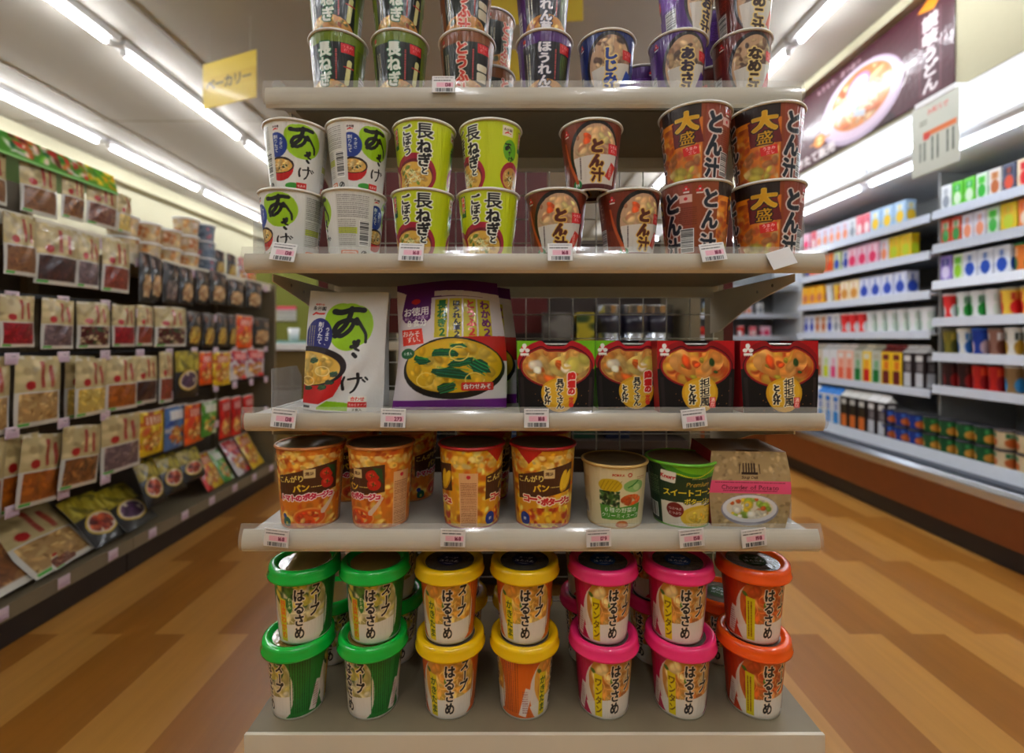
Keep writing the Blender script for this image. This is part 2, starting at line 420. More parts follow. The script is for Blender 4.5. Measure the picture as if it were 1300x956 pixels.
def red_mark(a, x, y, k=1.):
    a.text('永谷園', x, y, 3.6 * k, (60, 30, 30), vert=False); a.poly([(x - 4 * k, y + 4 * k), (x, y + 1.8 * k), (x + 2 * k, y + 3.6 * k), (x + 4 * k, y + 3.2 * k), (x + 4.4 * k, y + 4.6 * k), (x - 1 * k, y + 4.2 * k), (x - 4 * k, y + 5.6 * k)], (205, 40, 36))
def miso_bowl(a, x, y, k=1., bowl=(196, 30, 34)):
    clip = lambda X, Y: (Y > y - 1 * k).astype(np.float32)
    a.ellipse(x, y, 21 * k, 22 * k, bowl, 0, clip)
    a.ellipse(x, y - 2 * k, 21.5 * k, 12.5 * k, (38, 18, 22)); a.ellipse(x, y - 1 * k, 19 * k, 10.5 * k, (222, 176, 92))
    a.blobs(x, y - 1 * k, 18 * k, 9.5 * k, [(232, 198, 124), (214, 166, 84), (240, 214, 150)], 30, 3.4 * k, 4)
    a.blobs(x, y - 1 * k, 17 * k, 8.5 * k, [(44, 60, 34), (60, 72, 40)], 7, 2.6 * k, 9)
    for dx, dy in ((-6, -2), (5, 2)): a.stroke([(x + (dx + 4 * math.cos(t)) * k, y + (dy + 2.6 * math.sin(t)) * k) for t in np.linspace(0, 6.3, 7)], .7 * k, (246, 226, 170))
def art_asage():
    a = Art(262, 112, (226, 226, 222))
    def f(cx):
        a.ellipse(cx + 13, 33, 25, 27, (158, 200, 28)); a.ellipse(cx + 3, 24, 15, 16, (158, 200, 28))
        a.ellipse(cx - 24, 40, 16, 19, (34, 66, 150)); a.text('うまさ', cx - 17, 32, 5.6, W, adv=1.02); a.text('削りたて', cx - 25, 28, 7, W, adv=.98); a.vlines(cx - 37, 32, cx - 31, 50, (200, 190, 120), 2.6, .9)
        miso_bowl(a, cx - 21, 73, 1.02); asage_sign(a, cx + 13, 27, 1.25); ge_sign(a, cx + 18, 80, 1.15)
        red_mark(a, cx - 24, 12); a.ellipse(cx - 2, 103, 12, 5, (70, 160, 60)); a.rect(cx + 4, 97, cx + 20, 108, (210, 50, 46)); a.text('生みそ', cx + 12, 102.4, 4.6, W, vert=False)
    both(a, f)
    for cx in (a.w / 4 + 6, a.w * 3 / 4 + 6):
        a.rect(cx - 24, 6, cx + 30, 110, (214, 214, 208)); a.lines(cx - 22, 10, cx + 22, 44, (120, 118, 116), 3.0, 1.2)
        a.rect(cx - 22, 60, cx + 6, 70, (190, 200, 70)); a.lines(cx - 22, 48, cx + 4, 90, (130, 128, 120), 3.0, 1.1, 8); a.barcode(cx + 10, 50, cx + 24, 88, 3, horiz=True)
        a.rect(cx - 20, 96, cx + 8, 108, (226, 110, 50), rad=2); a.rect(cx - 18, 98, cx + 6, 106, (236, 224, 210), rad=2); a.lines(cx - 16, 100, cx + 4, 105, (220, 90, 50), 2.4, 1.3)
        a.ellipse(cx + 18, 101, 5, 5, (30, 30, 30)); a.ellipse(cx + 18, 101, 3.4, 3.4, (214, 214, 208)); a.rect(cx + 16.6, 98, cx + 19.4, 104, (30, 30, 30), .6)
    return a
def art_negi():
    a = Art(262, 112, (200, 214, 26))
    def f(cx):
        a.ellipse(cx - 6, 86, 37, 34, (168, 32, 62)); a.ellipse(cx - 6, 88, 32, 27, (120, 28, 44)); a.ellipse(cx - 7, 90, 31, 24, (222, 180, 80))
        a.blobs(cx - 7, 90, 29, 22, SOUP + [(120, 150, 60)], 36, 4, 5); a.noodles(cx - 5, 90, 26, 19, (232, 226, 168), 34, 6, 1.3)
        a.rect(cx - 42, 8, cx - 31, 42, (16, 104, 62)); a.text('味噌汁', cx - 36.5, 14, 8.4, (226, 60, 52), out=[(.7, (240, 220, 200))])
        a.text('ごぼう', cx - 14, 17, 16.5, K, out=[(1.6, (238, 240, 226))], bold=.035, adv=.93, sx=.95)
        a.text('長', cx + 12, 19, 26, K, out=[(1.8, (238, 240, 226))], bold=.022); a.text('ねぎ', cx + 12, 43, 22, K, out=[(1.7, (238, 240, 226))], bold=.045, adv=.95); a.text('と', cx + 12, 80, 12, K, out=[(1.5, (238, 240, 226))], bold=.05)
    both(a, f)
    for cx in (a.w / 4, a.w * 3 / 4):
        a.rect(cx - 9, 8, cx + 9, 24, (226, 218, 190), rad=1); red_mark(a, cx, 14, 1.3); a.ellipse(cx + 6, 45, 13, 17, (110, 178, 40)); asage_sign(a, cx + 2, 40, .42); ge_sign(a, cx + 8, 58, .5)
        a.ellipse(cx + 12, 86, 22, 24, (168, 32, 62)); a.ellipse(cx + 12, 89, 18, 18, (206, 160, 80)); a.blobs(cx + 12, 89, 17, 17, SOUP, 20, 3.4, 8); a.noodles(cx + 12, 90, 14, 13, (232, 226, 168), 14, 9, 1.1)
    return a
def art_tonjiru():
    a = Art(262, 112, (128, 52, 26))
    def f(cx):
        a.ellipse(cx, 52, 40, 50, (30, 20, 20)); a.ellipse(cx + 1, 54, 36, 46, (196, 160, 128)); a.mottle(cx - 60, 0, cx - 44, 112, [(140, 56, 28), (118, 44, 22)], 20, 6)
        a.blobs(cx + 1, 42, 34, 32, [(206, 160, 126), (222, 190, 140), (190, 130, 96), (214, 176, 130)], 46, 6.5, 6); a.blobs(cx - 16, 30, 10, 9, [(226, 96, 40)], 3, 6, 2); a.blobs(cx + 14, 28, 12, 10, [(236, 220, 150), (226, 200, 110)], 5, 6, 4)
        a.poly([(cx - 34, 58), (cx + 38, 52), (cx + 34, 110), (cx - 26, 110)], (212, 206, 198)); a.vlines(cx - 24, 58, cx - 20, 92, (60, 40, 40), 5, 1.6)
        a.text('とん', cx + 2, 42, 22, (92, 34, 22), out=[(2.2, (226, 188, 96)), (.8, (120, 60, 20))], bold=.05, adv=1.05, shear=.1); a.text('汁', cx + 4, 86, 22, (92, 34, 22), out=[(2.2, (226, 188, 96))], bold=.05)
        a.rect(cx + 20, 36, cx + 40, 52, (214, 44, 52), -.08); a.text('うまみ', cx + 30, 41, 5.4, (250, 220, 220), vert=False); a.text('だし', cx + 30, 47, 5.4, (250, 220, 220), vert=False)
        a.rect(cx + 21, 66, cx + 33, 92, (206, 60, 48), .45); a.vlines(cx + 24, 70, cx + 30, 88, (250, 220, 210), 3, 1)
        a.rect(cx - 30, 100, cx + 40, 112, (92, 36, 44)); a.ellipse(cx - 30, 100, 8, 8, (40, 130, 70)); a.text('89', cx - 30, 100, 8, W, vert=False)
    both(a, f)
    for cx in (a.w / 4, a.w * 3 / 4): three_dots(a, cx + 20, 14); a.text('とん汁', cx - 4, 20, 11, (200, 150, 120)); a.barcode(cx - 14, 60, cx + 4, 92, 4, horiz=True); a.stroke([(cx + 16, 30), (cx + 22, 60), (cx + 36, 96)], (3, 6), (196, 92, 40))
    return a
def three_dots(a, x, y, k=1., c=(212, 42, 44)):
    a.ellipse(x, y - 2 * k, 2.2 * k, 2.4 * k, c); a.ellipse(x - 2.6 * k, y + 2.2 * k, 2.2 * k, 2 * k, c); a.ellipse(x + 2.6 * k, y + 2.2 * k, 2.2 * k, 2 * k, c); a.ellipse(x, y + .6 * k, 1.3 * k, 1.3 * k, W); a.rect(x - 4 * k, y + 5 * k, x + 4 * k, y + 7 * k, W)
def art_big():
    a = Art(304, 126, (146, 72, 34))
    def f(cx):
        a.rect(cx - 58, 0, cx + 6, 30, (44, 24, 24)); a.rect(cx - 58, 24, cx + 8, 126, (214, 126, 34)); a.ellipse(cx - 40, 40, 18, 16, (226, 146, 40))
        a.mottle(cx - 58, 32, cx + 6, 126, [(220, 132, 40), (206, 150, 70), (196, 110, 40), (214, 170, 110), (180, 84, 40)], 80, 7, 3); a.blobs(cx - 20, 96, 30, 26, [(224, 200, 130), (196, 130, 80), (206, 190, 80)], 14, 9, 7)
        a.poly([(cx - 36, 26), (cx + 2, 22), (cx + 10, 62), (cx - 34, 66)], (112, 26, 36)); a.rect(cx + 12, 0, cx + 58, 126, (150, 72, 52))
        a.text('大', cx - 14, 28, 30, (214, 164, 22), out=[(2.2, (40, 24, 10)), (.8, (232, 196, 90))], bold=.05, sx=1.12); a.text('盛', cx - 14, 54, 22, (214, 164, 22), out=[(1.6, (40, 24, 10))], bold=.015, sx=1.05)
        a.rect(cx - 20, 67, cx + 4, 81, (220, 46, 46), -.12); a.text('うまみ', cx - 8, 71, 6, (250, 210, 210), vert=False, rot=-.12); a.text('だし', cx - 6, 77, 6, (250, 210, 210), vert=False, rot=-.12)
        a.text('とん', cx + 27, 32, 36, (34, 42, 58), out=[(2.2, (222, 204, 196))], bold=.06, adv=.98, sx=.82); a.text('汁', cx + 26, 102, 30, (34, 42, 58), out=[(2.2, (222, 204, 196))], bold=.06, sx=.9)
        three_dots(a, cx + 50, 12)
    both(a, f)
    for cx in (a.w / 4, a.w * 3 / 4):
        three_dots(a, cx - 8, 14, 1.1); a.rect(cx - 36, 22, cx - 18, 34, (226, 190, 180)); a.ellipse(cx - 27, 28, 2.6, 2.6, (210, 40, 60)); a.lines(cx - 38, 42, cx - 12, 70, (110, 50, 26), 3.2, 1.2); a.barcode(cx - 36, 76, cx - 17, 112, 6, horiz=True); a.text('とん', cx + 7, 30, 32, (34, 42, 58), out=[(2.2, (222, 204, 196))], bold=.05, adv=1.02, sx=.86); a.text('汁', cx + 6, 98, 28, (34, 42, 58), out=[(2.2, (222, 204, 196))], bold=.05, sx=.92)
    return a
def art_dark(base, panel, txt, tcol, edge, veg, seed):
    """tall shrink-wrapped cup with a dark panel and one vertical line of writing"""
    def mk():
        a = Art(258, 114, base)
        def f(cx):
            a.poly([(cx - 40, 24), (cx + 44, 18), (cx + 44, 114), (cx - 40, 114)], panel); a.rect(cx - 40, 22, cx - 22, 114, tuple(v * .8 + 20 for v in panel)); a.ellipse(cx, 112, 46, 30, (196, 140, 70)); a.blobs(cx, 112, 44, 28, SOUP + [(150, 80, 50)], 40, 5, seed)
            a.vlines(cx - 34, 36, cx - 28, 96, (200, 196, 160), 5, 2.2, seed); a.rect(cx + 12, 30, cx + 20, 84, tuple(v * .6 for v in panel)); a.vlines(cx + 14, 32, cx + 18, 82, (206, 84, 80), 5, 2.4, seed)
            a.rect(cx + 22, 20, cx + 43, 36, (206, 34, 40), -.05); a.text('うまみ', cx + 32, 25, 5.6, (240, 150, 150), vert=False); a.text('だし', cx + 32, 31, 5.6, (240, 150, 150), vert=False)
            veg(a, cx); s = min(25, 92 / len(txt)); a.text(txt, cx - 3, 20 + s / 2, s, tcol, out=[(1.5, edge)], bold=.05, adv=1., sx=min(1.2, 22 / s))
            a.ellipse(cx - 36, 13, 3, 3.4, (200, 60, 50)); a.rect(cx - 39, 17, cx - 33, 19, (210, 200, 180))
        both(a, f)
        for cx in (a.w / 4, a.w * 3 / 4): a.lines(cx - 16, 24, cx + 16, 60, tuple(v * .5 for v in base), 3.2, 1.2); a.barcode(cx - 8, 66, cx + 12, 100, seed, horiz=True)
        return a
    return mk
def v_leek(a, cx):
    a.rect(cx + 30, 46, cx + 38, 90, (214, 210, 150), .1, 4); a.rect(cx + 26, 58, cx + 44, 60, (190, 50, 50))
def v_tofu(a, cx):
    a.rect(cx + 23, 40, cx + 41, 54, (30, 26, 30)); a.rect(cx + 22, 54, cx + 42, 66, (222, 214, 190), rad=3); a.rect(cx + 22, 68, cx + 42, 84, (216, 208, 184), rad=3)
def v_spin(a, cx):
    for k in range(4): a.stroke([(cx + 26 + k * 4, 40), (cx + 25 + k * 4, 64), (cx + 27 + k * 3, 92)], (3.2, 1.6), (76 + 10 * k, 110, 40))
def art_round(base, txt, tcol, seed, strip):
    def mk():
        a = Art(258, 114, base)
        def f(cx):
            a.ellipse(cx + 2, 60, 40, 56, (34, 24, 26)); a.ellipse(cx + 3, 62, 36, 52, (190, 156, 122)); a.blobs(cx + 3, 46, 34, 36, [(150, 116, 90), (206, 180, 140), (120, 86, 64), (190, 160, 120), (90, 70, 60)], 56, 6, seed)
            a.poly([(cx - 30, 64), (cx + 38, 52), (cx + 36, 114), (cx - 22, 114)], (206, 200, 190)); s = 92 / max(4, len(txt)) * .9; a.text(txt, cx + 2, 30 + s / 2, s, tcol, out=[(2, (226, 200, 130))], bold=.06, sx=1.15)
            a.rect(cx + 22, 32, cx + 42, 48, (206, 34, 40), -.05); a.text('うまみ', cx + 32, 37, 5.6, (240, 160, 160), vert=False); a.text('だし', cx + 32, 43, 5.6, (240, 160, 160), vert=False); a.rect(cx + 24, 66, cx + 38, 100, strip, .4)
        both(a, f)
        for cx in (a.w / 4, a.w * 3 / 4): a.lines(cx - 18, 26, cx + 14, 60, tuple(min(255, v * 1.6 + 30) for v in base), 3.2, 1.2); three_dots(a, cx + 16, 14); a.barcode(cx - 8, 66, cx + 12, 100, seed, horiz=True)
        return a
    return mk
def art_potage(tomato):
    def mk():
        base = (222, 130, 34) if tomato else (226, 160, 34); a = Art(290, 134, base)
        bread = [(236, 180, 70), (214, 130, 40), (244, 206, 110), (196, 90, 30)] if tomato else [(240, 196, 50), (232, 176, 30), (206, 110, 30), (246, 224, 130)]
        a.mottle(0, 0, 290, 134, bread, 420, 7, 5, .7); a.mottle(0, 12, 290, 34, [(244, 214, 140), (240, 196, 90)], 120, 5, 6, .8)
        if not tomato: a.rect(0, 0, 290, 4, (196, 30, 30))
        def f(cx):
            a.poly([(cx - 46, 46), (cx + 14, 30), (cx + 46, 26), (cx + 46, 70), (cx - 46, 84)], (84, 46, 28))
            a.text('こんがり', cx - 24, 50, 11, (238, 220, 120), vert=False, rot=-.1, bold=.03); a.text('パン', cx - 8, 64, 13, (240, 206, 60), vert=False, rot=-.12, bold=.04); a.lines(cx + 6, 62, cx + 22, 64, (238, 220, 120), 2.4, 1.2)
            a.rect(cx - 4, 34, cx + 12, 48, (222, 196, 140)); a.text('満足', cx + 4, 41, 6.4, (80, 40, 20), vert=False)
            if tomato:
                for x, y in ((28, 44), (30, 58)): a.ellipse(cx + x, y, 10, 9.4, (196, 36, 26)); a.ellipse(cx + x - 2, y - 2, 5, 4, (220, 70, 46)); a.stroke([(cx + x - 3, y - 2), (cx + x + 3, y + 1)], 1.2, (50, 90, 30)); a.stroke([(cx + x, y - 4), (cx + x - 1, y + 3)], 1.2, (50, 90, 30))
                a.poly([(cx + 28, 30), (cx + 42, 32), (cx + 44, 58), (cx + 38, 46)], (40, 84, 46))
                a.text('トマトの', cx - 25, 80, 10.6, (206, 22, 74), vert=False, out=[(1.5, (246, 226, 226))], bold=.06, adv=.88, rot=-.03); a.text('ポタージュ', cx + 18, 78, 11, (206, 22, 74), vert=False, out=[(1.5, (246, 226, 226))], bold=.06, adv=.84, rot=-.03)
                a.ellipse(cx + 4, 112, 26, 16, (232, 150, 70)); a.ellipse(cx + 4, 112, 23, 13, (226, 96, 30)); a.blobs(cx + 2, 112, 18, 10, [(236, 130, 50), (214, 70, 26), (244, 190, 110)], 20, 4, 3); a.stroke([(cx + 24, 104), (cx + 34, 92), (cx + 42, 80)], (8, 4), (226, 196, 170))
                a.ellipse(cx - 34, 120, 8, 9, (18, 90, 66)); a.text('13', cx - 34, 121, 7, (240, 220, 80), vert=False)
            else:
                for x, r in ((28, .2), (36, .45)): a.ellipse(cx + x, 54, 6.5, 18, (206, 150, 20), r); a.ellipse(cx + x - 1, 53, 5, 16, (240, 200, 50), r)
                a.text('コーン', cx - 20, 82, 13, (208, 30, 40), vert=False, out=[(1.6, (248, 228, 200))], bold=.07, adv=.9); a.text('ポタージュ', cx + 18, 86, 12, (208, 30, 40), vert=False, out=[(1.6, (248, 228, 200))], bold=.07, adv=.86)
                a.mottle(cx - 30, 96, cx + 40, 132, [(244, 206, 60), (206, 90, 30), (240, 180, 40), (180, 60, 26)], 60, 6, 9); a.poly([(cx - 46, 4), (cx - 6, 4), (cx - 26, 26)], (196, 30, 30)); a.ellipse(cx - 36, 116, 9, 11, (30, 56, 140)); a.text('119', cx - 36, 116, 6, W, vert=False)
        both(a, f)
        for cx in (a.w / 4, a.w * 3 / 4): a.rect(cx - 14, 40, cx + 14, 130, (226, 178, 130)); a.lines(cx - 12, 56, cx + 12, 128, (150, 90, 50), 2.8, 1.2, 4); a.ellipse(cx, 46, 3, 3, (206, 40, 60)); a.ellipse(cx + 40 - 6, 110, 4, 4, (40, 60, 140))
        return a
    return mk
def art_veg():
    a = Art(280, 102, (218, 206, 166))
    def f(cx):
        a.text('POKKA', cx - 4, 14, 5, (190, 70, 40), vert=False, bold=.05); a.ellipse(cx + 12, 14, 3.4, 3.4, (190, 60, 40)); a.ellipse(cx + 12, 14, 1.8, 1.8, (218, 206, 166)); a.lines(cx + 24, 18, cx + 40, 24, (160, 90, 80), 3, 1)
        a.ellipse(cx - 16, 31, 17, 11, (206, 176, 30)); [a.stroke([(cx - 30 + k * 5, 38), (cx - 24 + k * 6, 24)], 1., (150, 120, 20)) for k in range(5)]; a.ellipse(cx + 20, 32, 17, 10, (140, 186, 110)); a.stroke([(cx + 10, 34), (cx + 18, 30), (cx + 26, 24)], 2, (60, 130, 50)); a.ellipse(cx + 24, 34, 6, 5, (176, 206, 140))
        a.mottle(cx - 32, 40, cx - 2, 66, [(30, 70, 34), (60, 110, 50), (20, 50, 26), (84, 130, 60)], 50, 4, 5); a.blobs(cx + 16, 54, 17, 9, [(222, 110, 40), (230, 140, 60), (206, 90, 30)], 14, 6, 6)
        a.poly([(cx - 32, 62), (cx - 6, 66), (cx + 32, 60), (cx + 30, 84), (cx - 30, 86)], (86, 150, 56)); a.text('６種の野菜の', cx, 70, 8.6, W, vert=False, bold=.01, adv=1.02); a.text('クリーミィスープ', cx, 79, 7.4, W, vert=False, bold=.01, adv=1.02)
        a.ellipse(cx + 2, 94, 10, 7, (196, 110, 50)); a.ellipse(cx + 2, 94, 6, 4, (222, 150, 80))
    both(a, f)
    for cx in (a.w / 4, a.w * 3 / 4): a.lines(cx - 18, 24, cx + 18, 60, (150, 130, 90), 3, 1.1); a.barcode(cx - 12, 66, cx + 12, 84, 9)
    return a
def art_sweet():
    a = Art(290, 104, (30, 66, 42))
    def f(cx):
        a.ellipse(cx + 10, -4, 62, 26, (70, 150, 40)); a.ellipse(cx + 12, -8, 50, 24, (120, 190, 40)); a.stroke([(cx - 30, 14), (cx, 20), (cx + 30, 8), (cx + 44, 2)], 2, (226, 216, 40))
        a.rect(cx - 50, 12, cx - 28, 30, (234, 230, 220), .1, 2); a.text('Knorr', cx - 39, 21, 8.5, (206, 30, 36), vert=False, bold=.04, rot=.1); a.text('Premium', cx + 4, 31, 10, (196, 160, 60), vert=False, rot=-.03, shear=.25); a.lines(cx - 6, 22, cx + 16, 24, (196, 180, 120), 3, 1)
        for k in range(3): a.ellipse(cx + 34 + k * 4, 42 - k * 2, 3.4, 13, (226, 186, 40), .5)
        a.poly([(cx - 52, 62), (cx + 52, 58), (cx + 52, 104), (cx - 52, 104)], (222, 214, 196)); a.ellipse(cx + 12, 84, 34, 19, (226, 190, 60)); a.ellipse(cx + 14, 84, 28, 14, (232, 200, 90)); a.blobs(cx + 14, 84, 24, 11, [(240, 206, 80), (226, 176, 40)], 20, 4, 5)
        a.text('スイートコーン', cx - 8, 45, 12.5, (244, 222, 60), vert=False, bold=.03, adv=.9, rot=-.04, out=[(.8, (26, 50, 30))]); a.text('の', cx + 36, 44, 7, (244, 222, 60), vert=False, bold=.03); a.text('ポタージュ', cx + 6, 59, 10, (244, 222, 60), vert=False, bold=.03, adv=.9, out=[(.9, (26, 50, 30))]); a.ellipse(cx - 30, 74, 13, 12, (130, 30, 24)); a.text('つぶつぶ', cx - 30, 72, 5, W, vert=False); a.text('たっぷり', cx - 30, 79, 5, W, vert=False); a.rect(cx + 16, 64, cx + 36, 66, (60, 50, 40), -.15)
    both(a, f)
    for cx in (a.w / 4, a.w * 3 / 4): a.lines(cx - 18, 24, cx + 18, 56, (150, 170, 130), 3, 1.1); a.barcode(cx - 12, 70, cx + 12, 92, 9)
    return a
def art_harusame(base, strip, stxt, food, greens):
    def mk():
        a = Art(266, 92, base)
        def f(cx):
            a.ellipse(cx + 6, 56, 46, 50, (226, 216, 204)); a.ellipse(cx + 8, 44, 41, 42, food[0]); a.blobs(cx + 8, 42, 39, 40, food, 56, 7, 8); a.noodles(cx + 8, 44, 34, 34, tuple(min(255, v + 30) for v in food[0]), 22, 5, 1.2)
            if greens: a.blobs(cx + 2, 28, 36, 20, [(40, 84, 36), (70, 120, 46)], 12, 8, 5); a.blobs(cx + 2, 26, 34, 18, [(44, 92, 40), (80, 130, 50), (210, 190, 60), (226, 210, 90)], 16, 6, 3)
            else: a.blobs(cx, 26, 30, 20, [(80, 120, 40)], 3, 3, 3)
            a.poly([(cx - 40, 74), (cx - 14, 66), (cx + 52, 60), (cx + 46, 84), (cx - 30, 92)], (228, 222, 212))
            a.text('エースコック', cx - 16, 15.5, 4.4, (200, 50, 46), vert=False, adv=.9, bold=.03)
            a.text('スー', cx + 31, 23, 15.5, K, out=[(1.3, (236, 220, 190))], bold=.045, adv=.9, shear=.15, sx=.9); a.text('プ', cx + 29, 50, 15.5, K, out=[(1.3, (236, 220, 190))], bold=.05, shear=.15, sx=.9)
            a.text('はるさめ', cx + 8, 28, 17, K, out=[(1.3, (240, 226, 204))], bold=.035, adv=.95, sx=.98)
            a.poly([(cx - 24, 32), (cx - 12, 34), (cx - 12, 90), (cx - 24, 90)], strip[0])
            if stxt: a.text(stxt, cx - 18, 40 if len(stxt) > 4 else 43, min(11.5, 52 / len(stxt)), strip[1], bold=.03, adv=.96 if len(stxt) > 4 else 1.04)
            else: a.vlines(cx - 22, 38, cx - 14, 84, strip[1], 4, 1.6)
            if greens: a.ellipse(cx - 6, 40, 4.5, 11, (60, 130, 50)); a.text('わかめ', cx - 6, 33, 5.2, (240, 240, 190))
        both(a, f)
        for cx in (a.w / 4, a.w * 3 / 4): a.vlines(cx - 20, 10, cx + 10, 84, tuple(v * .55 for v in base), 3.4, 1.2); a.rect(cx + 14, 50, cx + 26, 88, (222, 214, 206), .3); a.lines(cx + 15, 54, cx + 24, 84, (150, 90, 90), 3, 1.2)
        return a
    return mk
def art_pouch():
    a = Art(132, 208, (214, 214, 212), .45)
    a.ellipse(72, 62, 33, 42, (150, 194, 22)); a.ellipse(58, 50, 26, 30, (150, 194, 22)); a.ellipse(84, 60, 28, 36, (150, 194, 22)); a.ellipse(24, 82, 23, 34, (40, 44, 122)); a.rect(0, 60, 2, 110, (214, 214, 212))
    a.text('うまさ、', 38, 68, 8, W, adv=1.0, bold=.03); a.text('削りたて', 26, 60, 10, W, adv=.98, bold=.03); a.vlines(6, 62, 18, 106, (190, 176, 130), 4.2, 1.4)
    a.poly([(0, 148), (72, 140), (70, 160), (58, 182), (34, 196), (0, 196)], (196, 28, 34)); a.ellipse(14, 132, 62, 34, (34, 16, 26)); a.ellipse(8, 136, 58, 29, (216, 176, 80)); a.blobs(8, 136, 56, 27, [(222, 186, 96), (206, 160, 66), (232, 204, 120)], 46, 8, 4)
    for x, y in ((20, 122), (56, 144), (50, 158), (38, 168), (10, 170)): a.leaf(x, y, 9, 5, -.2, (30, 58, 36), int(y))
    for x, y in ((36, 140), (10, 158)): a.stroke([(x + 12 * math.cos(t), y + 8 * math.sin(t)) for t in np.linspace(0, 6.3, 9)], 1.6, (240, 220, 160))
    asage_sign(a, 74, 54, 2.05); ge_sign(a, 88, 158, 1.9); a.text('味噌汁の', 20, 24, 4, (200, 60, 50), vert=False); a.text('永谷園', 20, 31, 8, (30, 26, 30), vert=False, bold=.02); a.poly([(8, 42), (14, 37), (20, 39), (30, 38), (30, 41), (22, 42), (14, 41), (9, 44)], (214, 44, 36))
    a.poly([(30, 202), (48, 190), (78, 192), (110, 198), (110, 205), (30, 205)], (140, 188, 24)); a.rect(82, 180, 110, 206, (226, 224, 214), rad=2); a.text('合わせ', 96, 185, 7.4, (214, 60, 50), vert=False, bold=.03); a.rect(82, 190, 110, 199, (204, 34, 34)); a.text('生みそタイプ', 96, 194.6, 4.4, W, vert=False); a.text('３食入', 96, 203, 5, (40, 36, 36), vert=False); a.rect(2, 200, 16, 204, (90, 90, 90))
    return a
def art_bigbag():
    a = Art(186, 222, (214, 206, 210), .5); pu = (94, 26, 110)
    a.rect(0, 0, 186, 30, pu); a.poly([(8, 20), (64, 24), (62, 66), (52, 74), (16, 70), (10, 62)], pu); a.poly([(18, 0), (58, 0), (66, 30), (12, 30)], pu); a.poly([(0, 10), (18, 18), (8, 60), (0, 70)], (226, 220, 222))
    a.poly([(68, 18), (190, 22), (190, 40), (168, 30), (68, 28)], (222, 214, 218)); a.ellipse(36, 34, 8, 5, (200, 50, 40)); a.text('お徳用', 36, 52, 16, W, vert=False, bold=.03, adv=.98); a.text('おいしさお届け', 36, 63, 6.4, (222, 206, 226), vert=False); a.text('８食分', 36, 72, 13, W, vert=False, bold=.04)
    for k, (t, c) in enumerate((('長ねぎ２', (20, 110, 50)), ('ほうれん草２', (24, 26, 44)), ('とうふ２', (206, 60, 60)), ('わかめ２', (110, 30, 110)))):
        x = 81 + k * 25; a.poly([(x - 11, 34), (x + 11, 34), (x + 9, 100), (x - 13, 100)], (196, 182, 40)); a.text(t, x + 1, 43 if len(t) > 4 else 44, 16 if len(t) < 5 else 10.6, c, bold=.05, adv=.99, sx=1.05 if len(t) < 5 else 1.3)
    a.poly([(60, 112), (90, 102), (186, 96), (186, 140), (60, 130)], (190, 34, 32)); a.poly([(0, 150), (186, 150), (186, 200), (0, 206)], (216, 208, 210)); a.ellipse(98, 152, 84, 52, (24, 22, 22)); a.ellipse(98, 148, 80, 45, (206, 168, 30)); a.ellipse(90, 140, 70, 34, (214, 178, 40)); a.blobs(96, 148, 76, 42, [(214, 178, 50), (196, 156, 26), (222, 190, 80)], 50, 9, 12)
    for x, y, rx, ry, r in ((46, 136, 16, 8, .2), (84, 126, 26, 8, .1), (98, 160, 36, 12, .15), (140, 150, 22, 13, .5), (90, 184, 20, 9, -.3), (112, 142, 22, 8, -.1), (108, 115, 18, 4, 0)):
        a.leaf(x, y, rx, ry, r, seed=int(x))
    for x, y in ((54, 170), (134, 172), (110, 128)): a.stroke([(x + 15 * math.cos(t), y + 12 * math.sin(t)) for t in np.linspace(0, 5.4, 9)], 1.8, (232, 206, 110))
    a.poly([(8, 82), (46, 82), (50, 108), (10, 110)], (222, 54, 30)); a.text('おみそ', 26, 90, 11.5, W, vert=False, bold=.02, rot=.04); a.text('すい、', 34, 100, 11.5, W, vert=False, bold=.02); a.ellipse(20, 124, 13, 9, (16, 100, 56)); a.text('８食入', 20, 124, 6, W, vert=False)
    a.rect(112, 176, 164, 190, (200, 46, 40), rad=3); a.rect(113, 177, 163, 189, (206, 50, 42), rad=2); a.text('合わせみそ', 138, 183, 9.4, W, vert=False, bold=.03, out=[(.6, (150, 20, 20))])
    a.rect(0, 205, 186, 222, (112, 26, 130)); return a
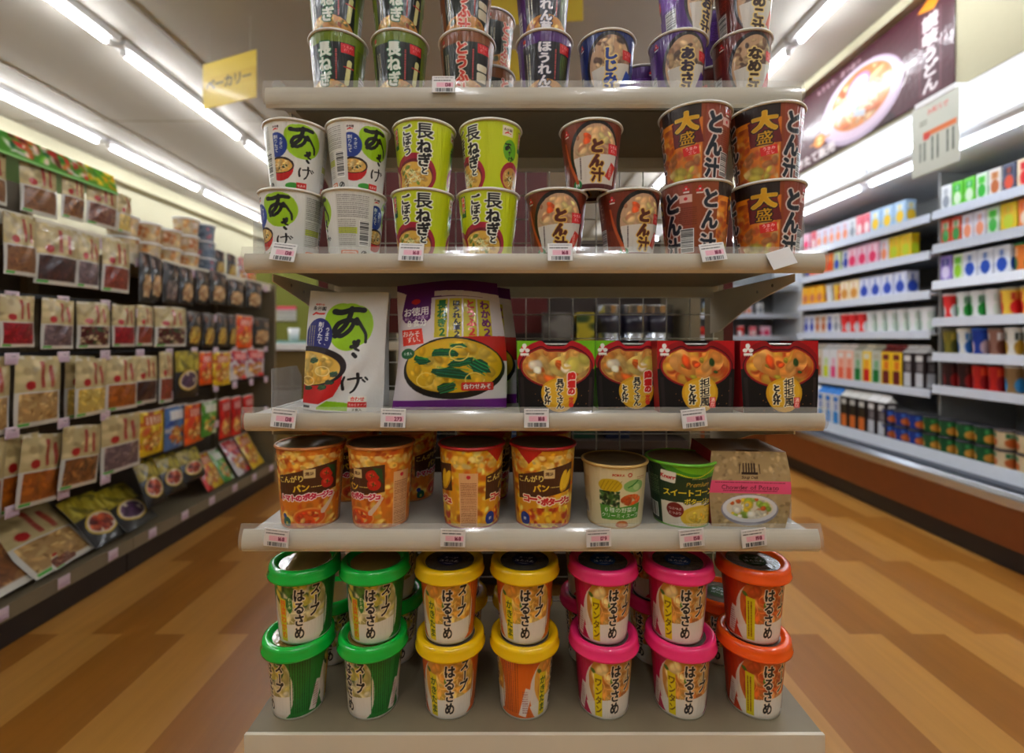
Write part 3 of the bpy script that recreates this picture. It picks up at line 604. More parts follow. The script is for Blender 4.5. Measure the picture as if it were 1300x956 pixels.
def art_sleeve(spicy):
    def mk():
        a = Art(126, 118, (22, 16, 18), .42); top = (186, 24, 30) if spicy else (124, 190, 30)
        a.rect(0, 0, 126, 48, top); a.ellipse(63, 36, 63, 40, (178, 24, 40) if not spicy else (150, 20, 28)); a.ellipse(63, 44, 60, 39, (66, 12, 20)); a.poly([(0, 46), (126, 46), (126, 118), (0, 118)], (22, 16, 18)); a.ellipse(63, 42, 58, 35, (150, 20, 34)); a.ellipse(63, 42, 55, 32, (206, 120, 40) if spicy else (210, 160, 80))
        if spicy:
            a.blobs(63, 42, 54, 31, [(214, 130, 50), (226, 150, 70), (196, 80, 30), (206, 160, 60)], 50, 9, 3, .8); a.blobs(63, 34, 44, 24, [(232, 170, 96), (224, 150, 70)], 12, 13, 5, .8); a.blobs(60, 40, 44, 24, [(50, 90, 40), (170, 160, 50)], 7, 5, 8); a.blobs(50, 30, 20, 12, [(222, 90, 30)], 4, 9, 7)
        else:
            a.blobs(63, 42, 54, 31, [(196, 140, 60), (180, 120, 50)], 30, 9, 13, .7); a.blobs(63, 42, 54, 31, [(206, 160, 84), (222, 186, 110), (180, 150, 90), (196, 130, 60)], 50, 9, 3, .7); a.blobs(84, 36, 34, 20, [(214, 190, 110), (196, 186, 90)], 8, 13, 5, .8); a.blobs(56, 46, 48, 22, [(222, 110, 36)], 6, 10, 8); a.blobs(60, 36, 48, 22, [(236, 226, 206)], 5, 7, 9, .9); a.stroke([(72, 14), (74, 36), (86, 44)], 4, (226, 196, 110))
        a.ellipse(68, 86, 30, 30, (214, 164, 30)); a.ellipse(68, 82, 26, 22, (226, 180, 50))
        if spicy:
            a.text('担担風', 76, 66, 17.5, K, out=[(1.5, (240, 226, 190))], bold=.02, adv=.93); a.text('とん汁', 55, 74, 12, K, out=[(1.7, (240, 226, 190))], bold=.07, adv=.96); a.rect(84, 92, 94, 110, (216, 60, 60)); a.text('濃厚', 89, 96.5, 8, (250, 210, 200))
        else:
            a.text('10', 88, 58, 16, (214, 40, 36), vert=False, out=[(1.6, (246, 230, 216))], bold=.1); a.text('種の', 88, 71, 12, (214, 40, 36), out=[(1.6, (246, 230, 216))], bold=.08, adv=.95); a.text('具だくさん', 69, 63, 11.8, K, out=[(1.4, (240, 226, 190))], bold=.035, adv=.9, sx=1.15); a.text('とん汁', 48, 78, 10.2, K, out=[(1.6, (240, 226, 190))], bold=.07, adv=.98); a.text('定番', 88, 96, 8.6, (214, 60, 50), bold=.05)
        R = random.Random(4)
        for k in range(40): a.ellipse(68 + R.gauss(0, 34), 98 + R.gauss(0, 12), .7, .7, (206, 140, 60))
        a.ellipse(12, 14, 6, 7, (206, 36, 40)); three_dots(a, 12, 12, 1.7, W); a.lines(6, 24, 20, 27, (220, 210, 200), 3, 1.6)
        a.rect(4, 60, 10, 118, (44, 36, 36)); a.rect(117, 60, 122, 118, (54, 44, 44)); return a
    return mk
def art_chowder():
    a = Art(116, 122, (176, 152, 110), .42); a.mottle(0, 0, 116, 122, [(184, 160, 118), (166, 142, 100), (196, 172, 130)], 300, 4, 4)
    for k in range(5): a.rect(48 + k * 4, 18, 50 + k * 4, 34, (60, 40, 28), rad=.6)
    a.rect(46, 32, 70, 36, (60, 40, 28), rad=1); a.stroke([(44, 20), (43, 34)], 1.2, (60, 40, 28)); a.stroke([(72, 20), (73, 34)], 1.2, (60, 40, 28)); a.text('Soup Deli', 58, 40, 6, (80, 56, 40), vert=False, shear=.3)
    a.rect(0, 46, 116, 66, (226, 92, 128)); a.lines(8, 48, 108, 50, (120, 40, 60), 4, 1.1); a.text('Chowder of Potato', 58, 56, 9.6, (90, 30, 44), vert=False, bold=.01, adv=.9); a.lines(20, 61, 96, 63, (120, 40, 60), 4, 1.1)
    a.ellipse(58, 93, 42, 26, (150, 146, 156)); a.ellipse(58, 91, 40, 23, (222, 220, 222)); a.ellipse(58, 90, 34, 18, (226, 214, 190)); a.blobs(58, 90, 32, 17, [(232, 224, 200), (222, 190, 60), (226, 110, 50), (150, 176, 70), (236, 230, 216)], 48, 5, 6, .9); return a
# ------------------------------------------------------------------ makers of packets
def cup_maker(name, cat, art, rt, rb, h, rim='white', film=True, foil=True, step=.85, lid_col=None):
    def mk():
        t = thing(name, None, cat); H = h - .003
        wrap('printed_wall', art(), step, circle, [(0, rt - .003, H), (.06, rt - .0035, H * .95), (.93, rb + .001, .006), (1, rb, .002)], M['film'] if film else M['card'], t)
        m = M['white_rim'] if rim == 'white' else rim
        MB().lathe([(rt - .004, h - .005), (rt - .001, h - .0048), (rt, h - .003), (rt - .001, h - .0008), (rt - .003, h), (rt - .005, h - .0015), (rt - .006, h - .003)], 64).build('rim', m, t, smooth=True)
        MB().lathe([(.0005, h - .0022), (rt * .5, h - .002), (rt - .006, h - .0024), (rt - .0045, h - .0012)], 48).build('lid', lid_col or M['foil_lid'], t, smooth=True)
        MB().lathe([(rb - .002, .004), (rb - .002, 0), (rb, 0), (rb + .0005, .003)], 48).build('base_ring', m, t, smooth=True)
        return t
    return mk
def harusame_maker(name, art, col, sticker):
    def mk():
        t = thing(name, None, 'cup soup'); rt, rb, h = .05, .04, .118
        wrap('printed_wall', art(), .85, circle, [(0, rt, h), (.93, rb + .001, .008), (1, rb, .003)], M['film'], t)
        MB().lathe([(rb - .003, .004), (rb - .002, 0), (rb, 0), (rb + .001, .004)], 48).build('base_ring', M['white_rim'], t, smooth=True)
        lm = mat('glossy_%s_plastic' % name.split('_')[0], col, .22, coat=.6, noise=.03, bump=.12)
        z = .122
        MB().lathe([(rt - .001, h - .0150), (rt + .0065, h - .0165), (rt + .0088, h - .0150), (rt + .0090, h - .0115), (rt + .0072, h - .0085), (rt + .0070, h - .0020), (rt + .0060, z - .0008), (rt + .0030, z + .0012), (rt - .0010, z + .0014), (rt - .0045, z), (rt - .0062, z - .0028), (rt - .0090, z - .0040)], 64).build('snap_lid', lm, t, smooth=True)
        p = MB().lathe([(.0005, z - .004), (rt * .6, z - .0038), (rt - .008, z - .004)], 48).build('lid_window', M['window_' + ('g' if sticker is None else 'd')], t, smooth=True)
        if sticker:
            a = Art(44, 44, sticker, .4); a.text('スープ', 22, 16, 8, (225, 228, 240), vert=False, bold=.02); a.text('はるさめ', 22, 27, 8, (225, 228, 240), vert=False, bold=.02); a.ellipse(22, 36, 8, 1, (200, 205, 225))
            n = 40; u = np.arange(n) / n; rr = np.linspace(.0003, .021, 14); A, R = np.meshgrid(u * 2 * PI, rr)
            P = np.stack([R * np.cos(A), R * np.sin(A), np.full_like(R, z - .003)], -1); I = (.5 + P[..., 0] / .044) * 109; J = (.5 - P[..., 1] / .044) * 109
            mesh_np('lid_sticker', P.reshape(-1, 3), grid_faces(n, 14, True)[:, ::-1], a.a[J.astype(int), I.astype(int)].reshape(-1, 3), M['card'], t)
        return t
    return mk
M['window_d'] = mat('smoky_lid_film', (92, 84, 76), .15, coat=.8, bump=.3, bscale=(90, 90, 20)); M['window_g'] = mat('amber_lid_film', (132, 108, 52), .15, coat=.8, bump=.3, bscale=(90, 90, 20))
M['dull_foil'] = mat('dull_foil_lid', (126, 104, 74), .28, .55, bump=.5, bscale=(60, 60, 20)); M['red_rim'] = mat('red_rim', (178, 30, 28), .35, coat=.3); M['orange_rim'] = mat('orange_rim', (196, 120, 60), .35, coat=.3); M['green_rim'] = mat('green_rim', (104, 178, 44), .35, coat=.3); M['straw_rim'] = mat('straw_rim', (206, 170, 100), .35, coat=.3)
def panel(name, art, w, h, shape, m, parent, step=1.1, back=None):
    """a printed sheet standing up; shape(U, V) -> x, y, z arrays with U, V in 0..1 (V down)"""
    nu, nv = max(6, int(art.w / step)), max(6, int(art.h / step)); U, V = np.meshgrid(np.linspace(0, 1, nu), np.linspace(0, 1, nv))
    x, y, z = shape(U, V); P = np.stack([x, y, z], -1).reshape(-1, 3); c = art.sample(nu, nv, False).reshape(-1, 3); f = grid_faces(nu, nv, False)
    if back is not None:
        x, y, z = back(U, V); Q = np.stack([x, y, z], -1).reshape(-1, 3); f = np.concatenate([f, f[:, ::-1] + len(P)]); P = np.concatenate([P, Q]); c = np.concatenate([c, np.full_like(c, .78)])
        idx = np.arange(nu * nv).reshape(nv, nu); ring = np.concatenate([idx[0], idx[1:, -1], idx[-1, ::-1][1:], idx[::-1, 0][1:-1]]); n = nu * nv; r2 = np.roll(ring, -1)
        f = np.concatenate([f, np.stack([ring, r2, r2 + n, ring + n], -1)])
    return mesh_np(name, P, f, c, m, parent)
def pouch_shapes(w, h, t, seed=1, lean=0., wave=.003, taper=0., gusset=False):
    R = np.random.RandomState(seed); k = [(R.uniform(3, 9), R.uniform(3, 9), R.uniform(0, 6)) for _ in range(7)]
    def base(U, V, s):
        b = (np.clip(1 - np.abs(2 * U - 1) ** 2.6, 0, 1)) * (np.clip(np.sin(PI * np.clip(V * .96 + .02, 0, 1)), 0, 1) ** .6 if not gusset else np.clip(V * 1.35, 0, 1) ** .8)
        q = sum(np.sin(a * U * 2 + bb * V * 2.4 + c) for a, bb, c in k) * .0009 * b
        ww = w * (1 - taper * (1 - V)); x = (U - .5) * ww + wave * np.sin(V * 5 + seed) * (np.abs(2 * U - 1)); z = h * (1 - V) + wave * np.sin(U * 5 + seed) * (1 - V)
        return x, s * (t * b + .0006) + (-q if s < 0 else q) + lean * (z / h), z
    return (lambda U, V: base(U, V, -1)), (lambda U, V: base(U, V, 1))

KN = {}
KN['asage'] = Kind(cup_maker('miso_soup_cup', 'cup soup', art_asage, .0535, .0385, .112))
KN['negi'] = Kind(cup_maker('miso_soup_cup', 'cup soup', art_negi, .0535, .0395, .112))
KN['ton'] = Kind(cup_maker('miso_soup_cup', 'cup soup', art_tonjiru, .0535, .0385, .112))
KN['big'] = Kind(cup_maker('pork_soup_cup', 'cup soup', art_big, .0600, .0455, .125))
GR, BR, PU = (112, 132, 20), (134, 78, 26), (84, 34, 116)
KN['t_green'] = Kind(cup_maker('miso_soup_cup', 'cup soup', art_dark(GR, (26, 34, 30), '長ねぎ', (226, 232, 220), (20, 96, 56), v_leek, 3), .0520, .0385, .113))
KN['t_brown'] = Kind(cup_maker('miso_soup_cup', 'cup soup', art_dark(BR, (36, 42, 30), 'とうふ汁', (206, 70, 50), (228, 200, 180), v_tofu, 4), .0520, .0385, .113))
KN['t_purple'] = Kind(cup_maker('miso_soup_cup', 'cup soup', art_dark(PU, (34, 30, 34), 'ほうれん草', (232, 228, 232), (40, 44, 70), v_spin, 5), .0520, .0385, .113))
KN['t_blue'] = Kind(cup_maker('clam_soup_cup', 'cup soup', art_round((24, 50, 122), 'しじみ汁', (28, 60, 140), 6, (40, 80, 170)), .0520, .0385, .113))
KN['t_violet'] = Kind(cup_maker('seaweed_soup_cup', 'cup soup', art_round((88, 46, 126), 'あおさ汁', (50, 34, 60), 7, (90, 50, 140)), .0520, .0385, .113))
KN['t_rust'] = Kind(cup_maker('mushroom_soup_cup', 'cup soup', art_round((112, 40, 26), 'なめこ汁', (60, 34, 16), 8, (206, 60, 50)), .0520, .0385, .113))
KN['tomato'] = Kind(cup_maker('potage_cup', 'cup soup', art_potage(True), .0570, .0450, .132, M['orange_rim'], lid_col=M['dull_foil']))
KN['corn'] = Kind(cup_maker('potage_cup', 'cup soup', art_potage(False), .0570, .0450, .132, M['red_rim'], lid_col=M['dull_foil']))
KN['veg'] = Kind(cup_maker('vegetable_soup_cup', 'cup soup', art_veg, .0560, .0440, .104, M['straw_rim'], lid_col=M['dull_foil']))
KN['sweet'] = Kind(cup_maker('corn_potage_cup', 'cup soup', art_sweet, .0590, .0440, .106, M['green_rim'], lid_col=M['dull_foil']))
Y0, YK = (232, 200, 30), (40, 60, 30)
KN['h_green'] = Kind(harusame_maker('green_lidded_noodle_cup', art_harusame((36, 132, 50), ((206, 200, 30), (230, 110, 30)), '野菜わかめ', [(206, 196, 150), (196, 184, 110), (222, 214, 180), (176, 160, 90)], True), (10, 176, 56), None))
KN['h_yellow'] = Kind(harusame_maker('yellow_lidded_noodle_cup', art_harusame((222, 112, 28), ((224, 204, 20), (60, 90, 30)), 'かきたま', [(226, 170, 70), (232, 190, 80), (214, 150, 60), (240, 206, 120)], False), (236, 190, 10), (28, 32, 92)))
KN['h_pink'] = Kind(harusame_maker('pink_lidded_noodle_cup', art_harusame((196, 18, 84), ((226, 206, 10), (120, 90, 20)), 'ワンタン', [(206, 146, 66), (226, 180, 100), (236, 210, 150), (196, 120, 50)], False), (236, 44, 110), (24, 84, 150)))
KN['h_orange'] = Kind(harusame_maker('orange_lidded_noodle_cup', art_harusame((196, 62, 18), ((214, 200, 20), (120, 60, 20)), '', [(206, 104, 40), (220, 130, 56), (180, 76, 30), (226, 160, 90)], False), (236, 84, 14), (40, 76, 26)))

# ------------------------------------------------------------------ display stand at the end of the aisle
XL, XR = wx(311, .733), wx(1046, .733)
CX = (XL + XR) / 2; YB = 1.08
stand = thing('display_stand', 'cream metal end-of-aisle display stand with wire back carrying the cup soup shelves', 'display stand', (CX, YB, 0))
HW = .445
for s in (-1, 1):
    MB().box(s * HW - .012, s * HW + .012, .012, .06, 0, 1.42).build('post', M['shelf_dark'], stand, bevel=.001)
    MB().box(s * (HW + .024) - .011, s * (HW + .024) + .011, .014, .07, 0, 1.40).build('side_post', M['oxblood'], stand, bevel=.001)
w = MB()
for k in range(-8, 9): w.tube([(k * .0535, .0, .34), (k * .0535, .0, 1.385)], .0014, 6)
for k in range(20): w.tube([(-.44, .003, .345 + k * .0546), (.44, .003, .345 + k * .0546)], .0014, 6)
w.build('wire_back', M['wire'], stand, smooth=True)
BD = .377
MB().box(-HW - .01, HW + .01, -.34, .07, .02, BD - .002).build('base_cabinet', M['shelf_dark'], stand, bevel=.003)

def shelf(zb, yf, xl, xr, yb, label, rail_h=.034, tilt=0., zt=.024, lip=.042, dividers=()):
    cx = (xl + xr) / 2; hw = (xr - xl) / 2; t = thing('display_shelf', label, 'shelf', (cx, yf, zb), group=None); D = yb - yf - .003
    # board with turned-down lip
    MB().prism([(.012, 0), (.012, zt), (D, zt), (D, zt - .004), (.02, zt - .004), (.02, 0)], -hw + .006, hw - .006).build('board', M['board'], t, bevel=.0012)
    MB().box(-hw + .03, hw - .03, .05, D - .02, zt - .012, zt - .0045).build('underside_stiffener', M['shelf_dark'], t, bevel=.001)
    MB().box(-hw + .02, hw - .02, D - .022, D - .002, -.012, zt - .005).build('rear_rail', M['shelf'], t, bevel=.001)
    pr = []
    n = 7
    for k in range(n + 1):      # bulging price rail, leaning back at the top
        f = k / n; pr.append((.006 - .006 * math.sin(f * PI * .9) ** .6 + tilt * f, -.002 + f * rail_h))
    out = pr + [(p[0] + .0016, p[1]) for p in reversed(pr)]
    MB().prism(out, -hw, hw).build('front_lip', M['shelf'], t, smooth=False)
    pc = [(p[0] - .0035, p[1] + .004) for p in pr]; pc.append((pc[-1][0] + .001, pc[-1][1] + .006)); out = pc + [(p[0] + .0009, p[1]) for p in reversed(pc)]
    MB().prism(out, -hw - .003, hw + .003).build('price_rail', M['rail_clear'], t)
    for s in (-1, 1):
        b = MB().prism([(.03, 0), (.03, -.012), (D * .45, -.038), (D * .86, -.088), (D - .004, -.092), (D - .004, 0)], s * (hw - .03) - .0012, s * (hw - .03) + .0012).build('bracket', M['shelf'], t)
        for dy, dz in ((.09, -.012), (.14, -.018)):
            MB().lathe([(0.0003, .0), (.003, .0), (.003, .001), (.0003, .001)], 12).build('rivet', M['chrome'], b).matrix_local = Matrix.Translation((s * (hw - .03) - s * .0022, dy, dz)) @ Matrix.Rotation(PI / 2, 4, 'Y')
    return t
S1 = shelf(1.392, .792, wx(338, .797), wx(1016, .797), YB, 'topmost cream display shelf, under the double row of dark wrapped cups', .033)
S2 = shelf(1.104, .729, XL, XR, YB, 'second cream display shelf from the top, under the lime, white and brown cups', .030)
S3 = shelf(.8585, .729, XL, XR, YB, 'third cream display shelf from the top, under the pouches and boxed bowls', .028)
S4 = shelf(.672, .727, XL - .004, wx(1040, .733), YB, 'lowest cream display shelf, under the potage cups', .033, .006)
Z1, Z2, Z3, Z4 = 1.392 + .0242, 1.104 + .0242, .8585 + .0242, .672 + .0242
sd = thing('base_shelf', 'cream bottom deck of the display stand, under the stacked lidded noodle cups', 'shelf', (CX, .73, BD - .001)); hw = (XR - XL) / 2
MB().box(-hw, hw, .006, .34, 0, .010).build('board', M['shelf_dark'], sd, bevel=.001); MB().box(-hw, hw, 0, .006, -.06, .012).build('front_lip', M['shelf'], sd, bevel=.001)
ZB = BD + .0092

# acrylic end stops
def stop(px, Y, zb, w, h, rnd_top, label, side):
    n = 12; pts = [(0, 0)] + ([(w * .5 + w * .5 * -math.cos(PI * k / n), h * .45 + h * .55 * math.sin(PI * k / n)) for k in range(n + 1)] if rnd_top else [(0, h), (w - .02, h), (w, h - .02)]) + [(w, 0)]
    o = MB().prism(pts, -.001, .001).build('acrylic_end_stop', M['acrylic'])
    o.location = (wx(px, Y), Y, zb); return tag(o, label, 'shelf divider')
stop(346, .815, Z1, .10, .045, True, 'small rounded clear end stop on the left end of the topmost shelf', -1)
stop(1020, .80, Z2, .11, .20, True, 'tall rounded clear end stop right of the brown extra-large cups', 1)
stop(322, .765, Z2, .11, .062, False, 'clear end stop at the left end of the second shelf, beside the white cup', -1)
stop(345, .775, Z3, .11, .068, False, 'clear end stop left of the white miso pouch', -1)
stop(1004, .775, Z4, .11, .04, False, 'low clear end stop right of the pink and beige chowder box', 1)

def put(kind, px, z, label, rz=0., group=None, Y=.797, dy=0., tilt=None):
    return KN[kind].put((wx(px, Y), Y + dy, z), rz, label, group)
H2 = .1102
# second shelf
put('asage', 371, Z2, 'white cup with green disc centred, far left of the lower row, second shelf', .0 - .30)
put('asage', 450, Z2, 'white cup turned to show its barcode and small print, lower row of the second shelf', -PI / 2 + .12)
put('negi', 537, Z2, 'lime leek soup cup in the lower row, next to the white barcode cup', -.10)
put('negi', 620, Z2, 'lime leek soup cup in the lower row, next to the brown pork soup cups', -.08)
put('ton', 706, Z2, 'rust-brown pork soup cup directly right of the lower lime cups', .0)
put('ton', 798, Z2, 'rust-brown pork soup cup with red side turned out, beside the extra-large cups', .28)
put('big', 882, Z2, 'extra-large brown pork soup cup showing its barcode, lower row', 1.50, Y=.800)
put('big', 973, Z2, 'extra-large brown pork soup cup with yellow sign, lower row at the right end', -.28, Y=.800)
put('asage', 377, Z2 + H2, 'white cup with blue disc and red bowl, stacked at the far left', .30)
put('asage', 455, Z2 + H2, 'white cup with the blue disc at its middle, stacked on the barcode cup', .62)
put('negi', 539, Z2 + H2, 'lime leek soup cup stacked upper row, green stripe at its left edge', -.12)
put('negi', 623, Z2 + H2, 'lime leek soup cup stacked upper row, turned so the small cream badge faces out', -.92)
put('ton', 750, Z2 + H2, 'single rust-brown pork soup cup stacked across two others', .0)
put('big', 882, Z2 + .1232, 'extra-large brown cup stacked above the one showing its barcode', -.32, Y=.800)
put('big', 972, Z2 + .1232, 'extra-large brown cup at the right end of the upper row', -.24, Y=.800)
# top shelf
YT = .852
for px, k, d, rz in ((430, 't_green', 'olive-green cup with white writing at the left end', -.12), (508, 't_green', 'olive-green cup with white writing, second from the left end', .05), (593, 't_brown', 'brown cup with red writing', -.05), (691, 't_purple', 'purple cup with white writing', .0)):
    put(k, px, Z1, d + ', lower row of the topmost shelf', rz, Y=YT)
    put(k, px - 2, Z1 + .1112, d + ', upper row of the topmost shelf', rz + .15, Y=YT)
put('t_blue', 770, Z1, 'dark blue clam soup cup on the topmost shelf', -.1, Y=YT)
put('t_violet', 860, Z1, 'violet seaweed soup cup with a bowl picture, lower row of the topmost shelf', .0, Y=YT)
put('t_rust', 941, Z1, 'dark rust mushroom soup cup, lower row at the right end of the topmost shelf', .0, Y=YT)
put('t_violet', 871, Z1 + .1112, 'violet seaweed soup cup on the upper row of the topmost shelf', .5, Y=YT)
put('t_rust', 944, Z1 + .1112, 'dark rust mushroom soup cup on the upper row at the right end', .1, Y=YT)
put('t_violet', 812, Z1, 'violet cup standing behind, between the blue cup and the violet seaweed cup', 1.4, Y=YT + .105)
put('t_brown', 622, Z1, 'brown cup standing behind the brown cup with red writing', .8, Y=YT + .107)
put('t_brown', 622, Z1 + .1112, 'brown cup stacked in the rear row of the topmost shelf', .9, Y=YT + .107)
put('t_rust', 905, Z1, 'dark rust cup in the rear row, between the violet and rust cups in front', 1.5, Y=YT + .107)
put('t_violet', 905, Z1 + .1112, 'violet cup in the rear row, upper tier at the right end', 1.5, Y=YT + .107)
# third shelf: pouch, bag, boxed bowls
def mk_pouch():
    t = thing('miso_pouch', None, 'soup pouch'); f, b = pouch_shapes(.132, .196, .022, 3, .012, .0012, -.0, True); panel('printed_front', art_pouch(), .132, .2, f, M['pouch'], t, .9, b); return t
KN['pouch'] = Kind(mk_pouch)
p = KN['pouch'].put((wx(434, .772), .772, Z3), -.02, 'white stand-up miso pouch with black brush sign on a green disc'); p.rotation_euler = (-.03, .035, -.02)
q = KN['pouch'].put((wx(446, .83), .825, Z3), .0, 'white stand-up miso pouch hidden behind the front one'); q.rotation_euler = (-.02, .0, 0)
def mk_bag():
    t = thing('miso_soup_bag', None, 'soup bag'); f, b = pouch_shapes(.190, .214, .032, 5, .02, .004, .10, False); panel('printed_front', art_bigbag(), .186, .212, f, M['pouch'], t, .95, b); return t
KN['bag'] = Kind(mk_bag)
p = KN['bag'].put((wx(572, .785), .785, Z3), 0., 'large white and purple bag of miso soup with a bowl picture'); p.rotation_euler = (-.04, -.02, .03)
q = KN['bag'].put((wx(590, .85), .86, Z3), 0., 'large purple soup bag leaning behind the front one'); q.rotation_euler = (-.04, -.0, .02)
def sleeve_maker(art, side):
    def mk():
        t = thing('boxed_soup_bowl', None, 'boxed soup'); w, h, d = .124, .114, .105
        sag = lambda U: .0085 * np.exp(-((U - .5) / .155) ** 6); tp = lambda V: 1 - .07 * np.clip(V, 0, 1) ** 2
        fr = lambda U, V: ((U - .5) * w * tp(V), -.004 * V + .004 * np.sin(U * PI) * -1, (h - sag(U)) * (1 - V))
        o = panel('printed_sleeve', art(), w, h, fr, M['card'], t, .9)
        sm = mat(side[0], side[1], .45, coat=.3)
        for k in (-1, 1):
            s = MB().prism([(0, 0), (0, h), (d, h), (d, 0)], k * w / 2 - (.0005 if k > 0 else 0), k * w / 2 + (.0005 if k < 0 else 0))
            s.v = [(x * (1 - .07 * (1 - z / h) ** 2), y - .001, z) for x, y, z in s.v]; s.build('side_panel', sm, t)
        MB().lathe([(.0005, 0), (.048, 0), (.0495, .002), (.052, .003), (.052, .0045), (.0495, .005), (.0005, .0052)], 40, 0, d / 2).build('bowl_lid', M['foil_lid'], t, smooth=True).location.z = h - .0095
        MB().box(-w / 2 + .001, w / 2 - .001, d - .0015, d, .001, h).build('rear_panel', M['dark'], t)
        MB().lathe([(.0005, 0), (.036, 0), (.052, h * .8), (.051, h - .0095)], 40, 0, d / 2).build('bowl', M['dark'], t, smooth=True)
        return t
    return mk
KN['sl_a'] = Kind(sleeve_maker(art_sleeve(False), ('lime_card', (112, 176, 30)))); KN['sl_b'] = Kind(sleeve_maker(art_sleeve(True), ('crimson_card', (150, 16, 26))))
KN['sl_a'].put((wx(706, .75), .752, Z3), 0., 'boxed soup bowl with lime-green top, at the left of the four')
KN['sl_a'].put((wx(804, .78), .785, Z3), 0., 'boxed soup bowl with lime-green top, tucked between its neighbours')
KN['sl_b'].put((wx(884, .75), .753, Z3), 0., 'red-topped boxed soup bowl touching the lime-green one')
KN['sl_b'].put((wx(989, .75), .750, Z3), 0., 'red-topped boxed soup bowl standing apart at the right end')
# fourth shelf
put('tomato', 395, Z4, 'orange tomato potage cup at the left end of the lowest shelf', .26, Y=.797)
put('tomato', 484, Z4, 'orange tomato potage cup turned to show its small print', -.62, Y=.797)
put('corn', 599, Z4, 'yellow corn potage cup turned to its ingredient panel', PI / 2 * .98, Y=.797)
put('corn', 689, Z4, 'yellow corn potage cup with brown band facing out', .05, Y=.797)
put('veg', 780, Z4, 'cream cup with vegetable pictures and green panel', 0., Y=.797)
put('sweet', 864, Z4, 'dark green sweet-corn potage cup', .12, Y=.800)
put('tomato', 446, Z4, 'tomato potage cup behind, left of the other one in the rear row', .4, Y=.925)
put('tomato', 520, Z4, 'tomato potage cup behind, nearer the corn cups', 1.4, Y=.925)
put('corn', 615, Z4, 'corn potage cup behind the ingredient-panel one', 1., Y=.925)
put('corn', 690, Z4, 'corn potage cup behind the brown-banded one', .3, Y=.925)
def mk_chow():
    t = thing('chowder_box', None, 'boxed soup'); w, h, d = .122, .122, .10
    tp = lambda V: .90 + .14 * np.sin(PI * np.clip(V * .8 + .12, 0, 1)); panel('printed_sleeve', art_chowder(), w, h, lambda U, V: ((U - .5) * w * tp(V), -.006 * np.sin(PI * V) - .0, h * (1 - V)), M['card'], t, .95)
    n = 14; s = MB(); cm = mat('kraft_card', (150, 118, 86), .55); cr = mat('crimson_side_card', (148, 22, 34), .5)
    for k in (-1, 1):
        vs = []; fs = []
        for i in range(n):
            V = i / (n - 1); x = k * w / 2 * float(tp(V)); y0 = -.006 * math.sin(PI * V); vs += [(x, y0, h * (1 - V)), (x, d, h * (1 - V))]
            if i: fs.append((2 * i - 2, 2 * i - 1, 2 * i + 1, 2 * i))
        MB().add(vs, fs).build('side_panel', cr if k < 0 else cm, t)
    T = w / 2 * float(tp(0)); MB().add([(-T, 0, h), (-.018, 0, h), (.018, 0, h), (T, 0, h), (T, d, h), (-T, d, h), (-.018, .012, h), (.018, .012, h)], [(0, 1, 6, 5), (6, 7, 4, 5), (2, 3, 4, 7)]).build('top_panel', cm, t)
    MB().lathe([(.0005, 0), (.045, 0), (.046, .002)], 32, 0, d / 2).build('cup_lid', M['orange_rim'], t).location.z = h - .006
    MB().box(-w * .48, w * .48, d - .001, d, .001, h).build('rear_panel', cm, t); return t
KN['chow'] = Kind(mk_chow); c = KN['chow'].put((wx(953, .755), .762, Z4), -.07, 'beige chowder box with a pink band and soup bowl picture')
# noodle cups
PT = .1215
cups5 = [(388, 380, 'h_green', 'green', 'at the left end'), (477, 474, 'h_green', 'green', 'beside the yellow ones'), (571, 572, 'h_yellow', 'yellow', 'beside the green ones'), (666, 666, 'h_yellow', 'yellow', 'beside the pink ones'),
         (765, 766, 'h_pink', 'pink', 'beside the yellow ones'), (860, 863, 'h_pink', 'pink', 'beside the orange one'), (955, 956, 'h_orange', 'orange', 'at the right end')]
for i, (pu_, pl, k, c, w_) in enumerate(cups5):
    put(k, pu_, ZB + PT, '%s-lidded glass noodle cup %s, upper tier' % (c, w_), (.0, -.1, -.15, -.2, .0, -.25, -.1)[i], Y=.800)
    put(k, pl, ZB, '%s-lidded glass noodle cup %s, lower tier' % (c, w_), (-1.0, -.9, -.1, 1.1, .05, -.2, -.15)[i], Y=.800)
for i, (pu_, pl, k, c, w_) in enumerate(cups5):
    px = wx(pu_, .8) / .925 * 600 + 645
    if i not in (0, 6): put(k, px, ZB + PT, '%s-lidded noodle cup in the rear file, %s, upper tier' % (c, w_), .3 * i, Y=.925)
    put(k, px, ZB, '%s-lidded noodle cup in the rear file, %s, lower tier' % (c, w_), .4 * i, Y=.925)
# ------------------------------------------------------------------ price tags
def tag_art(no, blank=False, seed=1):
    a = Art(40, 30, (226, 224, 222), .4)
    if not blank:
        a.lines(3, 2.5, 37, 5, (110, 108, 110), 3, 1., seed); a.lines(3, 7, 33, 10, (50, 48, 52), 3.4, 1.8, seed + 3); a.rect(8, 11.5, 37, 20, (236, 190, 204)); a.lines(9, 13, 20, 19, (222, 160, 180), 2.6, .8, seed)
        a.text(no, 28, 16, 8.5, (120, 24, 60), vert=False, bold=.03); a.barcode(6, 22, 36, 28.5, seed, (226, 224, 222))
    return a
def price(px, py, Y, no, label, tilt=.0, roll=0., w=.038, h=.029):
    a = tag_art(no, no == '', int(px)); t = w
    def sh(s): return lambda U, V: ((U - .5) * w, np.full_like(U, s * .0003), (.5 - V) * h)
    o = panel('price_tag', a, w, h, sh(-1), M['matte'], None, .9, sh(1)); o.location = (wx(px, Y), Y, wz(py, Y)); o.rotation_euler = (tilt, roll, 0); return tag(o, label, 'price tag')
YP = .7215
price(563, 107, .786, '138', 'price tag on the edge of the topmost display shelf', -.12)
